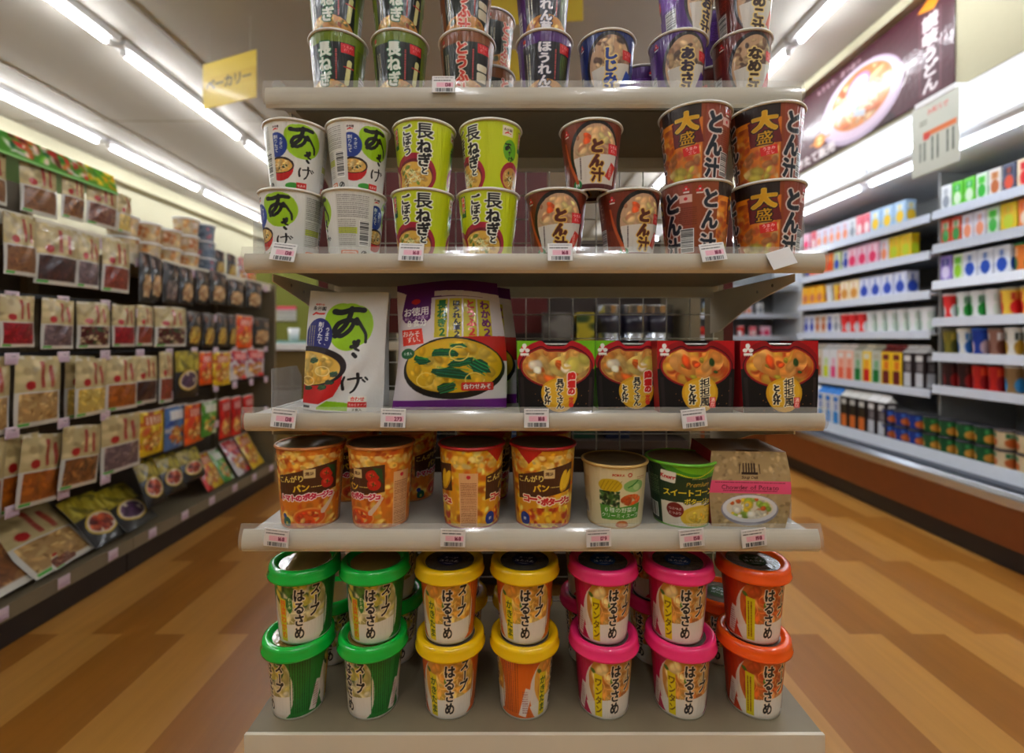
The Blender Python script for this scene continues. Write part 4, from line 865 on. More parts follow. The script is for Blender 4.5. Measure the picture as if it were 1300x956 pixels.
for px, no, l, r in ((360, '138', 'under the white barcode and brush-sign cups', .12), (522, '168', 'under the lower lime cups', .03), (711, '168', 'under the rust-brown cups', 0), (905, '188', 'under the extra-large brown cups', -.12)):
    price(px, 320, YP, no, 'price tag on the second display shelf, ' + l, -.25, r)
price(992, 328, YP, '', 'blank grey-white tag at the right end of the second display shelf', -.3, -.3)
for px, no, l, r in ((360, '138', 'below the white pouch', .10), (499, '273', 'reading 273, below the purple bag', .03), (681, '188', 'below the lime boxed bowls', -.0), (881, '188', 'below the red boxed bowls', -.12)):
    price(px, 531, YP, no, 'price tag on the third display shelf, ' + l, -.05, r)
for px, no, l, r in ((351, '168', 'below the tomato potage cup at the left end', .12), (575, '168', 'below the ingredient-panel corn cup', .03), (760, '179', 'reading 179, below the cream vegetable cup', -.05), (878, '158', 'below the dark green sweet-corn cup', -.12), (957, '198', 'below the chowder box', -.14)):
    price(px, 683, YP, no, 'price tag on the lowest display shelf, ' + l, .1, r)

# ------------------------------------------------------------------ the room
XWL, XWR, YF, YBK, HC = -4.2, 2.95, -3.0, 8.5, 2.8
def floor_mat():
    m = bpy.data.materials.new('striped_vinyl_floor'); m.use_nodes = True; n, l = m.node_tree.nodes, m.node_tree.links; b = n['Principled BSDF']
    tc = n.new('ShaderNodeTexCoord'); sp = n.new('ShaderNodeSeparateXYZ'); l.new(tc.outputs['Object'], sp.inputs[0])
    def mth(op, a, b2=None, c=None):
        q = n.new('ShaderNodeMath'); q.operation = op
        for k, v in enumerate((a, b2, c)):
            if v is None: continue
            if hasattr(v, 'links'): l.new(v, q.inputs[k])
            else: q.inputs[k].default_value = v
        return q.outputs[0]
    i = mth('FLOOR', mth('MULTIPLY_ADD', sp.outputs[0], 1 / .107, -.8)); j = mth('FLOOR', mth('MULTIPLY_ADD', sp.outputs[1], 1 / .525, -1.6 / .525))
    s = mth('FLOORED_MODULO', mth('ADD', mth('ADD', i, j), 2.), 4.); dark = mth('LESS_THAN', s, 1.5)
    h = mth('FRACT', mth('MULTIPLY', mth('SINE', mth('MULTIPLY_ADD', i, 12.99, mth('MULTIPLY', j, 78.2))), 4375.5))
    mp = n.new('ShaderNodeMapping'); mp.inputs['Scale'].default_value = (38, 3.2, 1); l.new(tc.outputs['Object'], mp.inputs['Vector'])
    g = n.new('ShaderNodeTexNoise'); g.inputs['Scale'].default_value = 1.; g.inputs['Detail'].default_value = 5; l.new(mp.outputs[0], g.inputs['Vector'])
    mx = n.new('ShaderNodeMix'); mx.data_type = 'RGBA'; l.new(dark, mx.inputs['Factor']); mx.inputs['A'].default_value = (*[srgb(v) for v in (186, 132, 60)], 1); mx.inputs['B'].default_value = (*[srgb(v) for v in (156, 100, 34)], 1)
    br = mth('ADD', mth('MULTIPLY', h, .10), mth('MULTIPLY_ADD', g.outputs['Fac'], .34, .78)); 
    fx = mth('ABSOLUTE', mth('SUBTRACT', mth('FRACT', mth('MULTIPLY_ADD', sp.outputs[0], 1 / .107, -.8)), .5)); line = mth('MULTIPLY_ADD', mth('GREATER_THAN', fx, .492), -.12, 1.)
    hs = n.new('ShaderNodeMix'); hs.data_type = 'RGBA'; hs.blend_type = 'MULTIPLY'; hs.inputs['Factor'].default_value = 1; l.new(mx.outputs['Result'], hs.inputs['A'])
    cb = n.new('ShaderNodeCombineColor'); v = mth('MULTIPLY', br, line)
    for k in range(3): l.new(v, cb.inputs[k])
    l.new(cb.outputs[0], hs.inputs['B']); l.new(hs.outputs['Result'], b.inputs['Base Color']); b.inputs['Roughness'].default_value = .34; b.inputs['Specular IOR Level'].default_value = .35
    return m
def struct(o): o['kind'] = 'structure'; return o
M['ceil'] = mat('painted_ceiling_board', (170, 166, 156), .8, noise=.02, nscale=3); M['wall'] = mat('cream_wall', (168, 163, 136), .7, noise=.02); M['green'] = mat('olive_green_wall', (112, 116, 34), .6)
struct(MB().box(XWL, XWR, YF, YBK, -.06, 0).build('floor', floor_mat()))
struct(MB().box(XWL, XWR, YF, YBK, HC, HC + .05).build('ceiling', M['ceil']))
struct(MB().box(XWL - .05, XWL, YF, YBK, 0, HC).build('wall_left', M['wall'])); struct(MB().box(XWR, XWR + .05, YF, YBK, 0, HC).build('wall_right', M['wall']))
struct(MB().box(XWL, XWR, YBK, YBK + .05, 0, HC).build('wall_back', M['wall'])); struct(MB().box(XWL, XWR, YF - .05, YF, 0, HC).build('wall_front', M['wall']))
struct(MB().box(2.145, XWR, .2, 6.2, 2.20, HC - .002).build('wall_bulkhead', M['wall']))
struct(MB().box(2.085, 2.145, .2, 6.2, 2.74, HC - .002).build('trim_1', M['wall'], bevel=.004))
struct(MB().box(-4.2, -4.08, YF, YBK, 2.66, HC - .002).build('trim_2', M['wall'], bevel=.006))
ROWS = (-3.63, -2.35, 1.71)
for k, x in enumerate((-3.3, -2.02, 1.38)):   # narrow joint strips beside the lamp rows
    struct(MB().box(x - .012, x + .012, YF, YBK, HC - .006, HC - .001).build('trim_%d' % (k + 3), M['shelf_dark']))
for k, y in enumerate((.3, 2.1, 3.9, 5.7)): struct(MB().box(XWL, 2.1, y, y + .008, HC - .003, HC - .001).build('trim_%d' % (k + 6), M['shelf_dark']))
M['tube'] = mat('lit_fluorescent_tube', (250, 250, 246), .3, emit=(248, 250, 255), strength=26., noise=0)
M['tube_c'] = mat('lit_cool_tube', (250, 250, 255), .3, emit=(236, 244, 255), strength=9., noise=0)
def mk_lamp():
    t = thing('fluorescent_light', None, 'ceiling light'); MB().prism([(-.05, 0), (-.035, -.035), (.035, -.035), (.05, 0)], -.655, .655, 'y').build('housing', M['white'], t)
    MB().tube([(0, -.59, -.056), (0, .59, -.056)], .016, 12).build('tube', M['tube'], t, smooth=True)
    for s in (-1, 1): MB().box(-.014, .014, s * .61 - .012, s * .61 + .012, -.072, -.03).build('lamp_holder', M['white_plastic'], t, bevel=.002)
    return t
KN['lamp'] = Kind(mk_lamp)
rn = {-3.63: 'the row nearest the left wall', -2.35: 'the row left of the display stand', 1.71: 'the row beside the chilled cabinet', -.3: 'the short unseen row added to light the stand', .6: 'the second unseen row added to light the stand'}
ords = ['first', 'second', 'third', 'fourth', 'fifth', 'sixth', 'seventh', 'eighth', 'ninth', 'tenth', 'eleventh', 'twelfth', 'thirteenth', 'fourteenth', 'fifteenth', 'sixteenth', 'seventeenth']
for x in ROWS + (-.3, .6):  # the short rows behind the camera are added, to brighten the stand's front
    ks = range(-3, 4) if x in ROWS else range(-4, -2)
    for q, k in enumerate(ks):
        KN['lamp'].put((x, 3.50 + 1.34 * k if x > -3 else 4.91 + 1.34 * (k - 1), HC - .001), 0, 'lit fluorescent tube light, %s of %s' % (ords[q], rn[x]), 'ceiling tube lights in ' + rn[x])

# ------------------------------------------------------------------ hanging signs
def sign(name, pts, w, h, art, label, cat, m='card', string=True):
    """thin board hung between two bottom corners (x, y, z)"""
    a, b = Vector(pts[0]), Vector(pts[1]); d = b - a; rz = math.atan2(d.y, d.x)
    t = thing(name, label, cat, a, rz)
    panel('board', art, w, h, lambda U, V: (U * w, U * 0 - .002, h * (1 - V)), M[m], t, 2.2, lambda U, V: (U * w, U * 0 + .002, h * (1 - V)))
    if string:
        for f in (.12, .88): MB().tube([(w * f, 0, h - .004), (w * f, 0, HC - a.z - .002)], .0012, 6).build('hanging_cord', M['wire'], t)
    return t
a = Art(450, 300, (200, 174, 62), 1.); a.rect(0, 100, 450, 190, (192, 164, 50)); a.text('ベーカリー', 220, 150, 82, (34, 44, 34), vert=False, bold=.03, adv=.93)
sign('hanging_sign', ((wx(258, 2.76), 2.76, wz(140, 2.76)), (wx(331, 2.60), 2.60, wz(129, 2.6))), .42, .265, a, 'yellow hanging sign with black katakana, above the left shelving', 'sign')
a = Art(420, 300, (200, 176, 70), 1.)
sign('hanging_sign', ((wx(623, 2.2), 2.2, wz(34, 2.2)), (wx(739, 2.16), 2.16, wz(40, 2.16))), .425, .29, a, 'large yellow hanging sign behind the top cups', 'sign')
sign('hanging_sign', ((wx(636, 2.85), 2.85, wz(104, 2.85)), (wx(700, 2.83), 2.83, wz(104, 2.83))), .31, .19, a, 'smaller yellow hanging sign further down the shop, seen low between the top cups', 'sign')
# noodle banner
a = Art(1240, 580, (74, 26, 40), 3.)
for k in range(60): R = random.Random(k); y = R.uniform(0, 580); x = R.uniform(0, 1240); a.rect(x, y, x + 300, y + 2, (96, 44, 58), -.5)
a.ellipse(600, 560, 300, 90, (52, 16, 28)); a.ellipse(640, 330, 320, 250, (186, 170, 192)); a.ellipse(640, 320, 300, 228, (214, 196, 214)); a.ellipse(650, 300, 245, 190, (198, 126, 60)); a.blobs(650, 300, 230, 180, [(226, 180, 130), (200, 120, 50), (232, 200, 160), (180, 96, 30)], 60, 60, 4, .25); a.noodles(650, 300, 230, 170, (216, 188, 150), 80, 5, 12)
a.ellipse(640, 210, 96, 70, (226, 130, 170), -.3); a.ellipse(640, 214, 78, 54, (236, 224, 230), -.3); a.ellipse(660, 330, 44, 34, (60, 100, 50)); a.ellipse(636, 356, 30, 20, (100, 140, 90)); a.rect(600, 380, 700, 420, (170, 176, 186), .4)
a.rect(1052, 90, 1170, 540, (110, 70, 80)); a.rect(1060, 98, 1162, 532, (70, 24, 38)); a.text('讃岐うどん', 1111, 146, 88, (222, 214, 216), bold=.05, adv=1.0); a.poly([(1040, 50), (1100, 10), (1190, 20), (1130, 84)], (222, 144, 24))
a.text('もちもち、あつあつ', 470, 50, 44, (206, 186, 192), vert=False); a.text('できたて販売', 210, 520, 80, (222, 214, 214), vert=False, bold=.05, rot=0); a.ellipse(300, 420, 56, 46, (222, 140, 40)); a.ellipse(300, 420, 26, 30, (244, 214, 150)); a.rect(200, 414, 400, 426, (222, 140, 40))
Y1, Y2 = wy_plane(1213, 2.14), wy_plane(1006, 2.14)
bn = thing('noodle_banner', 'dark maroon banner picturing a bowl of udon noodles above the chilled cabinet', 'banner', (2.138, Y2, 2.215), -PI / 2)
panel('printed_sheet', a, 1, 1, lambda U, V: (U * (Y2 - Y1), U * 0 + .000, .52 * (1 - V)), M['pouch'], bn, 6., lambda U, V: (U * (Y2 - Y1), U * 0 + .002, .52 * (1 - V)))
# notice hanging from the cabinet canopy
a = Art(230, 300, (206, 210, 200), 2.); a.rect(0, 0, 230, 8, (220, 222, 214)); a.text('お知らせ', 130, 40, 26, (214, 120, 110), vert=False); a.lines(40, 70, 80, 84, (90, 90, 70), 12, 4); a.rect(60, 120, 216, 142, (222, 130, 80)); a.ellipse(76, 140, 18, 16, (214, 90, 80)); a.vlines(40, 160, 80, 240, (90, 100, 90), 22, 9); a.vlines(100, 150, 130, 250, (90, 100, 90), 26, 10); a.vlines(170, 150, 200, 240, (90, 100, 90), 26, 10)
bn = thing('paper_notice', 'pale green paper notice with orange bar hanging from the cabinet canopy', 'notice', (2.075, wy_plane(1158, 2.075), 1.0), -PI / 2)
yA, yB = wy_plane(1156, 2.075), wy_plane(1216, 2.075); hz0 = 1 + (430 - 229) / 600 * yA; hz1 = 1 + (430 - 143) / 600 * yA
panel('sheet', a, 1, 1, lambda U, V: (U * (yA - yB), U * 0 - .001, hz0 - 1 + (hz1 - hz0) * (1 - V)), M['matte'], bn, 5., lambda U, V: (U * (yA - yB), U * 0 + .001, hz0 - 1 + (hz1 - hz0) * (1 - V)))
MB().box(.02, yA - yB - .02, -.004, .0675, hz1 - 1 - .004, hz1 - 1 + .022).build('clip', M['white_plastic'], bn)

# ------------------------------------------------------------------ left shelving with hanging bags
XG = -1.61; XBK = -2.06
M['slatw'] = mat('brown_grey_pegboard', (84, 74, 60), .6)
gy = [(.75, 2.02), (2.02, 3.30)]
lv = [[1.405, 1.15, .945, .70, .44], [1.36, 1.125, .945, .735, .53]]
gond = []
for b, (y0, y1) in enumerate(gy):
    t = thing('shelving_unit', ('nearer', 'farther')[b] + ' bay of the left shelving with dark base and hanging food bags', 'shelving', (XG, y0, 0)); gond.append(t)
    D = XG - XBK; L = y1 - y0; H = 1.66 if b == 0 else 1.42
    MB().box(-D - .03, -D, 0, L, .0, H).build('back_panel', M['slatw'], t, bevel=.002)
    MB().box(-D, -.02, .002, L - .002, .0, .10).build('base', M['kick'], t, bevel=.002)
    MB().prism([(-D, .10), (-D, .128), (-.004, .128), (.0, .128), (.004, .150), (.008, .150), (.008, .098), (-.02, .100)], .001, L - .001, 'y').build('deck', M['shelf_dark'], t)
    for yy in (.012, L - .012): MB().box(-D, -D + .03, yy - .012, yy + .012, .13, H).build('upright', M['shelf_dark'], t)
    for q, z in enumerate(lv[b]):
        if q == 0:
            MB().prism([(-D, z - .02), (-D, z), (-.05, z), (-.05, z + .02), (-.044, z + .02), (-.044, z - .03), (-.06, z - .03), (-.06, z - .02)], .004, L - .004, 'y').build('shelf_board', M['shelf'], t)
        else:
            MB().box(-.082, -.070, .004, L - .004, z - .006, z + .008).build('crossbar', M['dark'], t, bevel=.001)
            for k in range(7): MB().tube([(-D, L * (k + .5) / 7, z + .0), (-.30, L * (k + .5) / 7, z + .0), (-.024, L * (k + .5) / 7, z - .004)], .0022, 6).build('peg_hook', M['chrome'], t)
    if b == 0:
        MB().box(-.32, -.05, 0, L - .02, 1.612, 1.622).build('header_shelf', mat('pale_green_shelf', (120, 156, 96), .5), t)
MB().box(-D - .03, -.02, gy[1][1] - gy[1][0] + .001, gy[1][1] - gy[1][0] + .02, 0, 1.38).build('end_panel', M['shelf_dark'], gond[1])
# header strip of printed boxes on the near bay
a = Art(1240, 110, (86, 150, 50), 2.5); a.mottle(0, 0, 1240, 90, [(70, 150, 60), (120, 190, 60), (220, 226, 210), (40, 120, 70)], 120, 26, 4, .4); a.mottle(800, 0, 1100, 90, [(206, 120, 60), (210, 60, 50), (226, 206, 190), (120, 60, 40)], 40, 22, 5, .5); a.mottle(1060, 0, 1240, 90, [(236, 206, 60), (226, 180, 30), (120, 180, 50)], 26, 24, 6, .5); a.rect(0, 96, 1240, 110, (150, 206, 130))
hs = thing('header_card', 'long green and yellow printed header card along the top of the nearer left bay', 'shelf sign', (XG - .04, .80, 1.606), PI / 2)
panel('printed_card', a, 1, 1, lambda U, V: (U * 1.20, U * 0 - .001 + .02 * (1 - V), .082 * (1 - V)), M['card'], hs, 5., lambda U, V: (U * 1.20, U * 0 + .001 + .02 * (1 - V), .082 * (1 - V)))

def bag_art(win, style, seed):
    a = Art(126, 178, (190, 174, 128), 1.); R = random.Random(seed)
    if style == 'cream':
        a.rect(0, 0, 126, 8, (214, 206, 180)); a.mottle(0, 0, 126, 88, [(200, 184, 138), (180, 162, 114)], 30, 12, seed)
        for c in range(2): a.vlines(62 + c * 26, 14 + 10 * c, 78 + c * 26, 80, (156, 34, 28), 17, 11, seed + c)
        a.ellipse(34, 74, 12, 11, (170, 26, 22)); a.rect(8, 94, 118, 166, tuple(v * .9 for v in win[0])); a.mottle(8, 94, 118, 166, win, 70, 10, seed, .4); a.rect(0, 90, 126, 94, (206, 204, 196)); a.rect(0, 90, 8, 178, (200, 198, 190)); a.rect(118, 90, 126, 178, (200, 198, 190)); a.rect(0, 166, 126, 178, (206, 202, 190)); a.rect(6, 168, 36, 174, (60, 170, 50))
    elif style == 'dark':
        a.rect(0, 0, 126, 178, (30, 24, 22)); a.mottle(6, 6, 120, 60, [(60, 34, 24), (30, 26, 40), (110, 70, 46)], 22, 16, seed); a.ellipse(66, 118, 48, 44, win[0]); a.mottle(22, 78, 108, 158, win, 46, 14, seed, .6); a.vlines(80, 20, 110, 66, (206, 190, 170), 16, 9, seed); a.rect(0, 0, 126, 6, (140, 130, 120))
    elif style == 'gold':
        a.rect(0, 0, 126, 80, (150, 136, 28)); a.mottle(0, 0, 126, 84, [(176, 160, 44), (110, 100, 20), (200, 186, 80)], 26, 22, seed, .3); a.rect(0, 78, 126, 178, (26, 26, 26)); a.ellipse(63, 112, 50, 40, (206, 176, 60)); a.ellipse(63, 112, 45, 35, (214, 200, 180)); a.blobs(63, 112, 40, 30, win, 30, 12, seed)
    else:
        a.rect(0, 0, 126, 178, win[0]); a.mottle(0, 0, 126, 178, win, 40, 22, seed, .6); a.rect(20, 20, 106, 60, win[1]); a.vlines(30, 26, 96, 56, (236, 230, 220), 16, 10, seed); a.blobs(63, 122, 46, 40, [(206, 150, 70), (226, 190, 120), (180, 90, 40)], 26, 12, seed); a.rect(0, 0, 126, 6, (200, 190, 180))
    return a
BT = {'crimson': ('cream', [(150, 18, 34), (170, 30, 44)], 'crimson'), 'mauve': ('cream', [(120, 98, 100), (96, 76, 82), (150, 126, 124)], 'grey-mauve'), 'maroonfan': ('cream', [(92, 26, 26), (50, 90, 40), (200, 190, 150)], 'maroon and green'),
      'rust': ('cream', [(150, 66, 40), (120, 50, 30)], 'rust-brown'), 'squid': ('cream', [(186, 150, 96), (150, 112, 62), (206, 176, 120)], 'tan strip'), 'cubes': ('cream', [(214, 186, 96), (226, 204, 130), (190, 156, 60)], 'yellow cube'),
      'amber': ('cream', [(172, 98, 24), (150, 80, 18)], 'amber'), 'choc': ('cream', [(66, 34, 26), (84, 46, 34)], 'dark brown'), 'nuts': ('cream', [(132, 84, 40), (170, 120, 64), (96, 58, 30)], 'mixed nut'), 'meat': ('cream', [(120, 70, 52), (150, 100, 80), (170, 130, 104)], 'reddish dried meat'),
      'tanbrown': ('cream', [(150, 104, 62), (120, 78, 46)], 'brown dried fish'), 'dtan': ('dark', [(186, 150, 104), (150, 110, 70), (206, 180, 140)], 'tan'), 'dgrey': ('dark', [(110, 96, 96), (84, 66, 60), (140, 120, 110)], 'grey-brown'), 'dyel': ('dark', [(190, 160, 60), (150, 110, 40)], 'golden'),
      'gred': ('gold', [(150, 40, 26), (110, 24, 20), (190, 90, 50)], 'red'), 'gpur': ('gold', [(90, 60, 90), (70, 50, 70)], 'purple'), 'orange': ('loud', [(226, 96, 24), (206, 60, 30), (236, 150, 40)], 'orange'), 'red': ('loud', [(196, 24, 22), (170, 16, 20), (220, 60, 40)], 'red'),
      'blue': ('loud', [(80, 120, 170), (200, 206, 214), (50, 80, 150)], 'blue and white'), 'yellow': ('loud', [(214, 180, 30), (190, 90, 30), (226, 206, 90)], 'yellow'), 'white': ('loud', [(206, 200, 200), (214, 60, 60), (150, 60, 90)], 'white and red'), 'green': ('loud', [(70, 140, 50), (200, 210, 190), (120, 176, 60)], 'green')}
def bag_maker(k):
    st, win, nm = BT[k]
    def mk():
        t = thing('snack_bag', None, 'snack bag'); f, b = pouch_shapes(.126, .178, .014, len(k) + 2, 0, .002)
        panel('printed_bag', bag_art(win, st, len(k) * 3 + 1), .126, .178, f, M['pouch'], t, 2.4, b); return t
    return mk
BK = {k: Kind(bag_maker(k)) for k in BT}
stn = {'cream': 'cream bag with %s window', 'dark': 'black bag of %s snacks', 'gold': 'gold and black bag with %s picture', 'loud': 'bright %s snack packet'}
used = {}
def bag(k, px0, px1, py_top, py_bot, where, yaw=0., lean=0., back=0., roll=0., X=None):
    X = (XG - .035 if X is None else X) - back; y0, y1 = wy_plane(px0, X), wy_plane(px1, X); ym = (y0 + y1) / 2; Zt, Zb = 1 + (430 - py_top) / 600 * ym, 1 + (430 - py_bot) / 600 * ym
    if Zb < .155: Zt += .155 - Zb; Zb = .155
    lb = stn[BT[k][0]] % BT[k][2] + ', ' + where
    s = (max(.5, (y1 - y0) / .126), 1 if abs(lean) < .6 else 1, (Zt - Zb) / .178)
    o = BK[k].put((X, ym, Zb), PI / 2 + yaw, lb, None, s); o.rotation_euler = (lean, roll, PI / 2 + yaw); o.scale = s
    used.setdefault(lb, []).append(o); return o
# near bay
for k, a0, a1, t0, b0 in (('tanbrown', -40, 8, 190, 256), ('tanbrown', 25, 72, 205, 273), ('nuts', 78, 107, 222, 279), ('meat', 109, 148, 232, 288), ('cubes', 149, 166, 248, 296)):
    bag(k, a0, a1, t0, b0, 'top shelf, nearer left bay', back=.035)
for k, a0, a1, t0, b0, yw in (('mauve', -50, -4, 262, 352, 0), ('tanbrown', 3, 47, 272, 350, .05), ('choc', 46, 96, 287, 362, -.1), ('mauve', 97, 126, 298, 366, 0), ('rust', 129, 164, 305, 371, .0)):
    bag(k, a0, a1, t0, b0, 'first hook row, nearer left bay', yw)
for k, a0, a1, t0, b0 in (('crimson', -55, -6, 362, 440), ('crimson', -1, 43, 375, 441), ('mauve', 52, 93, 380, 443), ('maroonfan', 97, 139, 384, 442), ('crimson', 142, 171, 387, 440)):
    bag(k, a0, a1, t0, b0, 'second hook row, nearer left bay', roll=.01)
for k, a0, a1, t0, b0, yw, bk in (('squid', 18, 76, 452, 540, .0, 0), ('squid', -52, 12, 452, 556, .0, .01), ('cubes', 92, 138, 455, 527, .12, -.01), ('cubes', 82, 120, 452, 530, 0, .035), ('amber', 135, 173, 452, 520, -.05, 0), ('choc', 170, 199, 452, 512, 0, 0)):
    bag(k, a0, a1, t0, b0, 'third hook row, nearer left bay', yw, back=bk)
for k, a0, a1, t0, b0, yw, bk, rl in (('amber', 16, 78, 552, 640, .1, 0, .10), ('amber', -8, 50, 552, 648, .1, .03, .02), ('nuts', 70, 126, 541, 618, .1, -.01, .10), ('mauve', 128, 178, 526, 597, 0, 0, .0), ('amber', -70, 2, 560, 668, .0, .015, .05)):
    bag(k, a0, a1, t0, b0, 'lowest hook row, nearer left bay', yw, back=bk, roll=rl)
# far bay
for k, a0, a1, t0, b0, yw in (('dtan', 172, 202, 322, 385, .2), ('dtan', 186, 208, 326, 382, .2), ('dgrey', 205, 228, 334, 386, .1), ('dtan', 226, 247, 340, 387, .1), ('dtan', 247, 266, 344, 386, .1), ('dtan', 264, 289, 346, 387, .1), ('dtan', 289, 309, 356, 390, 0), ('dtan', 312, 332, 358, 392, 0)):
    bag(k, a0, a1, t0, b0, 'top shelf, farther left bay', yw)
for k, a0, a1, t0, b0 in (('rust', 173, 194, 388, 439), ('maroonfan', 196, 236, 390, 440), ('dyel', 236, 255, 396, 440), ('dyel', 257, 272, 398, 441), ('dyel', 274, 288, 398, 441), ('dyel', 289, 300, 400, 441), ('orange', 299, 320, 400, 442), ('dtan', 320, 342, 404, 440)):
    bag(k, a0, a1, t0, b0, 'second hook row, farther left bay')
for k, a0, a1, t0, b0 in (('rust', 202, 219, 447, 511), ('gpur', 222, 252, 446, 504), ('orange', 253, 269, 446, 488), ('yellow', 270, 292, 446, 489), ('white', 292, 313, 444, 482), ('white', 311, 335, 443, 478)):
    bag(k, a0, a1, t0, b0, 'third hook row, farther left bay')
for k, a0, a1, t0, b0, yw in (('yellow', 175, 208, 520, 577, 0), ('blue', 206, 240, 514, 568, .1), ('orange', 230, 262, 511, 562, .15), ('green', 252, 278, 508, 552, .15), ('red', 278, 292, 505, 556, 0), ('red', 293, 306, 503, 552, 0), ('red', 308, 321, 501, 543, 0)):
    bag(k, a0, a1, t0, b0, 'lowest hook row, farther left bay', yw)
# the part of the near bay beside the camera
for z_, h_, row, ks in ((1.150, .19, 'first hook row', 'mauve choc rust'), (.945, .17, 'second hook row', 'crimson maroonfan mauve'), (.70, .23, 'third hook row', 'squid amber choc'), (.44, .22, 'lowest hook row', 'nuts amber mauve')):
    for q, k in enumerate(ks.split()):
        o = BK[k].put((XG - .035, .87 + .135 * q, max(.16, z_ + .21 - h_ - .19 + .0)), PI / 2, stn[BT[k][0]] % BT[k][2] + ', beside the camera, %s, nearer left bay' % row, None, (1, 1, h_ / .178)); o.scale = (1, 1, h_ / .178)
# leaning on the deck
Xd = XG - .05
for k, a0, a1, t0, b0, ln, yw in (('squid', 42, 128, 640, 735, -.8, .1), ('nuts', -40, 60, 660, 800, -.75, .1), ('meat', 66, 112, 690, 720, -.9, .2), ('gred', 120, 168, 618, 690, -.7, .1), ('gpur', 160, 204, 604, 668, -.75, .1)):
    bag(k, a0, a1, t0, b0, 'lying tilted on the nearer left deck', yw, lean=ln, X=Xd)
for q in range(3): bag('gred', 188 + q * 24, 214 + q * 24, 580 - q * 6, 640 - q * 16, '%s in the file on the farther left deck' % ords[q], .0, lean=-.35, X=Xd)
for k, a0, a1, t0, b0 in (('yellow', 270, 288, 580, 628), ('green', 284, 300, 575, 620), ('white', 300, 322, 560, 608), ('yellow', 318, 338, 552, 598), ('red', 262, 282, 590, 628)):
    bag(k, a0, a1, t0, b0, 'leaning at the far end of the left deck', .15, lean=-.5, X=Xd)
for lb, os_ in used.items():
    if len(os_) > 1:
        os_.sort(key=lambda o: o.location.y)
        for q, o in enumerate(os_): o['label'] = lb + (', nearest of these', ', %s of these' % ords[q])[q > 0]
# small price cards along the left shelving
def mk_card():
    t = thing('shelf_price_card', None, 'price card'); a = Art(46, 40, (214, 196, 206), 2.); a.lines(6, 10, 40, 34, (160, 120, 150), 9, 4)
    panel('card', a, 1, 1, lambda U, V: ((U - .5) * .046, U * 0 - .001, .04 * (1 - V)), M['matte'], t, 6, lambda U, V: ((U - .5) * .046, U * 0 + .001, .04 * (1 - V))); return t
KN['card'] = Kind(mk_card); n_ = 0
names_ = ['top shelf', 'first hook row', 'second hook row', 'third hook row', 'lowest hook row']
for b in range(2):
    for q, z in enumerate(lv[b]):
        for k in range(7):
            y = gy[b][0] + (k + .5) * (gy[b][1] - gy[b][0]) / 7
            if b == 0 and y < 1.45: continue
            zz = (z - .026, z - 0.036)[q > 0] if q == 0 else lv[b][q] - .016
            KN['card'].put((XG - .037 if q == 0 else XG - .034, y, zz - .016), PI / 2, 'pinkish price card, %s, %s left bay, %s from near end' % (names_[q], ('nearer', 'farther')[b], ords[k]))
    for k in range(6):
        y = gy[b][0] + (k + .5) * (gy[b][1] - gy[b][0]) / 6
        if b == 0 and y < 1.4: continue
        KN['card'].put((XG + .0105, y, .106), PI / 2, 'pinkish price card on the deck edge, %s left bay, %s from near end' % (('nearer', 'farther')[b], ords[k]))
# goods on top of the far bay
def mk_tub():
    t = thing('snack_tub', None, 'tub'); a = Art(360, 90, (200, 180, 150), 2.5); a.mottle(0, 10, 360, 80, [(206, 150, 90), (222, 206, 190), (180, 110, 60), (214, 190, 140)], 60, 16, 3)
    wrap('printed_wall', a, 5, circle, [(0, .06, .09), (1, .052, 0)], M['pouch'], t); MB().lathe([(.0005, .094), (.058, .094), (.063, .092), (.063, .084), (.06, .084)], 32).build('lid', M['white_plastic'], t, smooth=True); return t
def mk_tub2():
    t = thing('snack_tub', None, 'tub'); a = Art(360, 90, (120, 134, 150), 2.5); a.mottle(0, 10, 360, 80, [(110, 124, 144), (150, 160, 172), (90, 104, 126), (190, 120, 130)], 50, 16, 3)
    wrap('printed_wall', a, 5, circle, [(0, .06, .09), (1, .052, 0)], M['pouch'], t); MB().lathe([(.0005, .094), (.058, .094), (.063, .092), (.063, .084), (.06, .084)], 32).build('lid', M['white_plastic'], t, smooth=True); return t
KN['tub'], KN['tub2'] = Kind(mk_tub), Kind(mk_tub2)
for q, (y, k) in enumerate(((2.12, 'tub'), (2.26, 'tub'), (2.40, 'tub'), (2.54, 'tub'), (2.68, 'tub2'))):
    for s in range(2 + (q in (3, 4))):
        KN[k].put((XG - .12, y, 1.3605 + s * .0945), .5 * q + s, '%s lidded tub on the left shelving, %s stack, %s layer' % (('orange-brown', 'grey-blue')[k == 'tub2'], ords[q], ('bottom', 'middle', 'top')[s]))
for q, (y, k) in enumerate(((2.80, 'dyel'), (2.92, 'dyel'), (3.04, 'white'), (3.15, 'orange'))):
    o = BK[k].put((XG - .10, y, 1.362), PI / 2, '%s packet standing on the farther left bay' % BT[k][2], None, (.8, 1, .9)); 
    if q == 1: o['label'] = 'second golden packet from the near end, top shelf of the farther left bay'

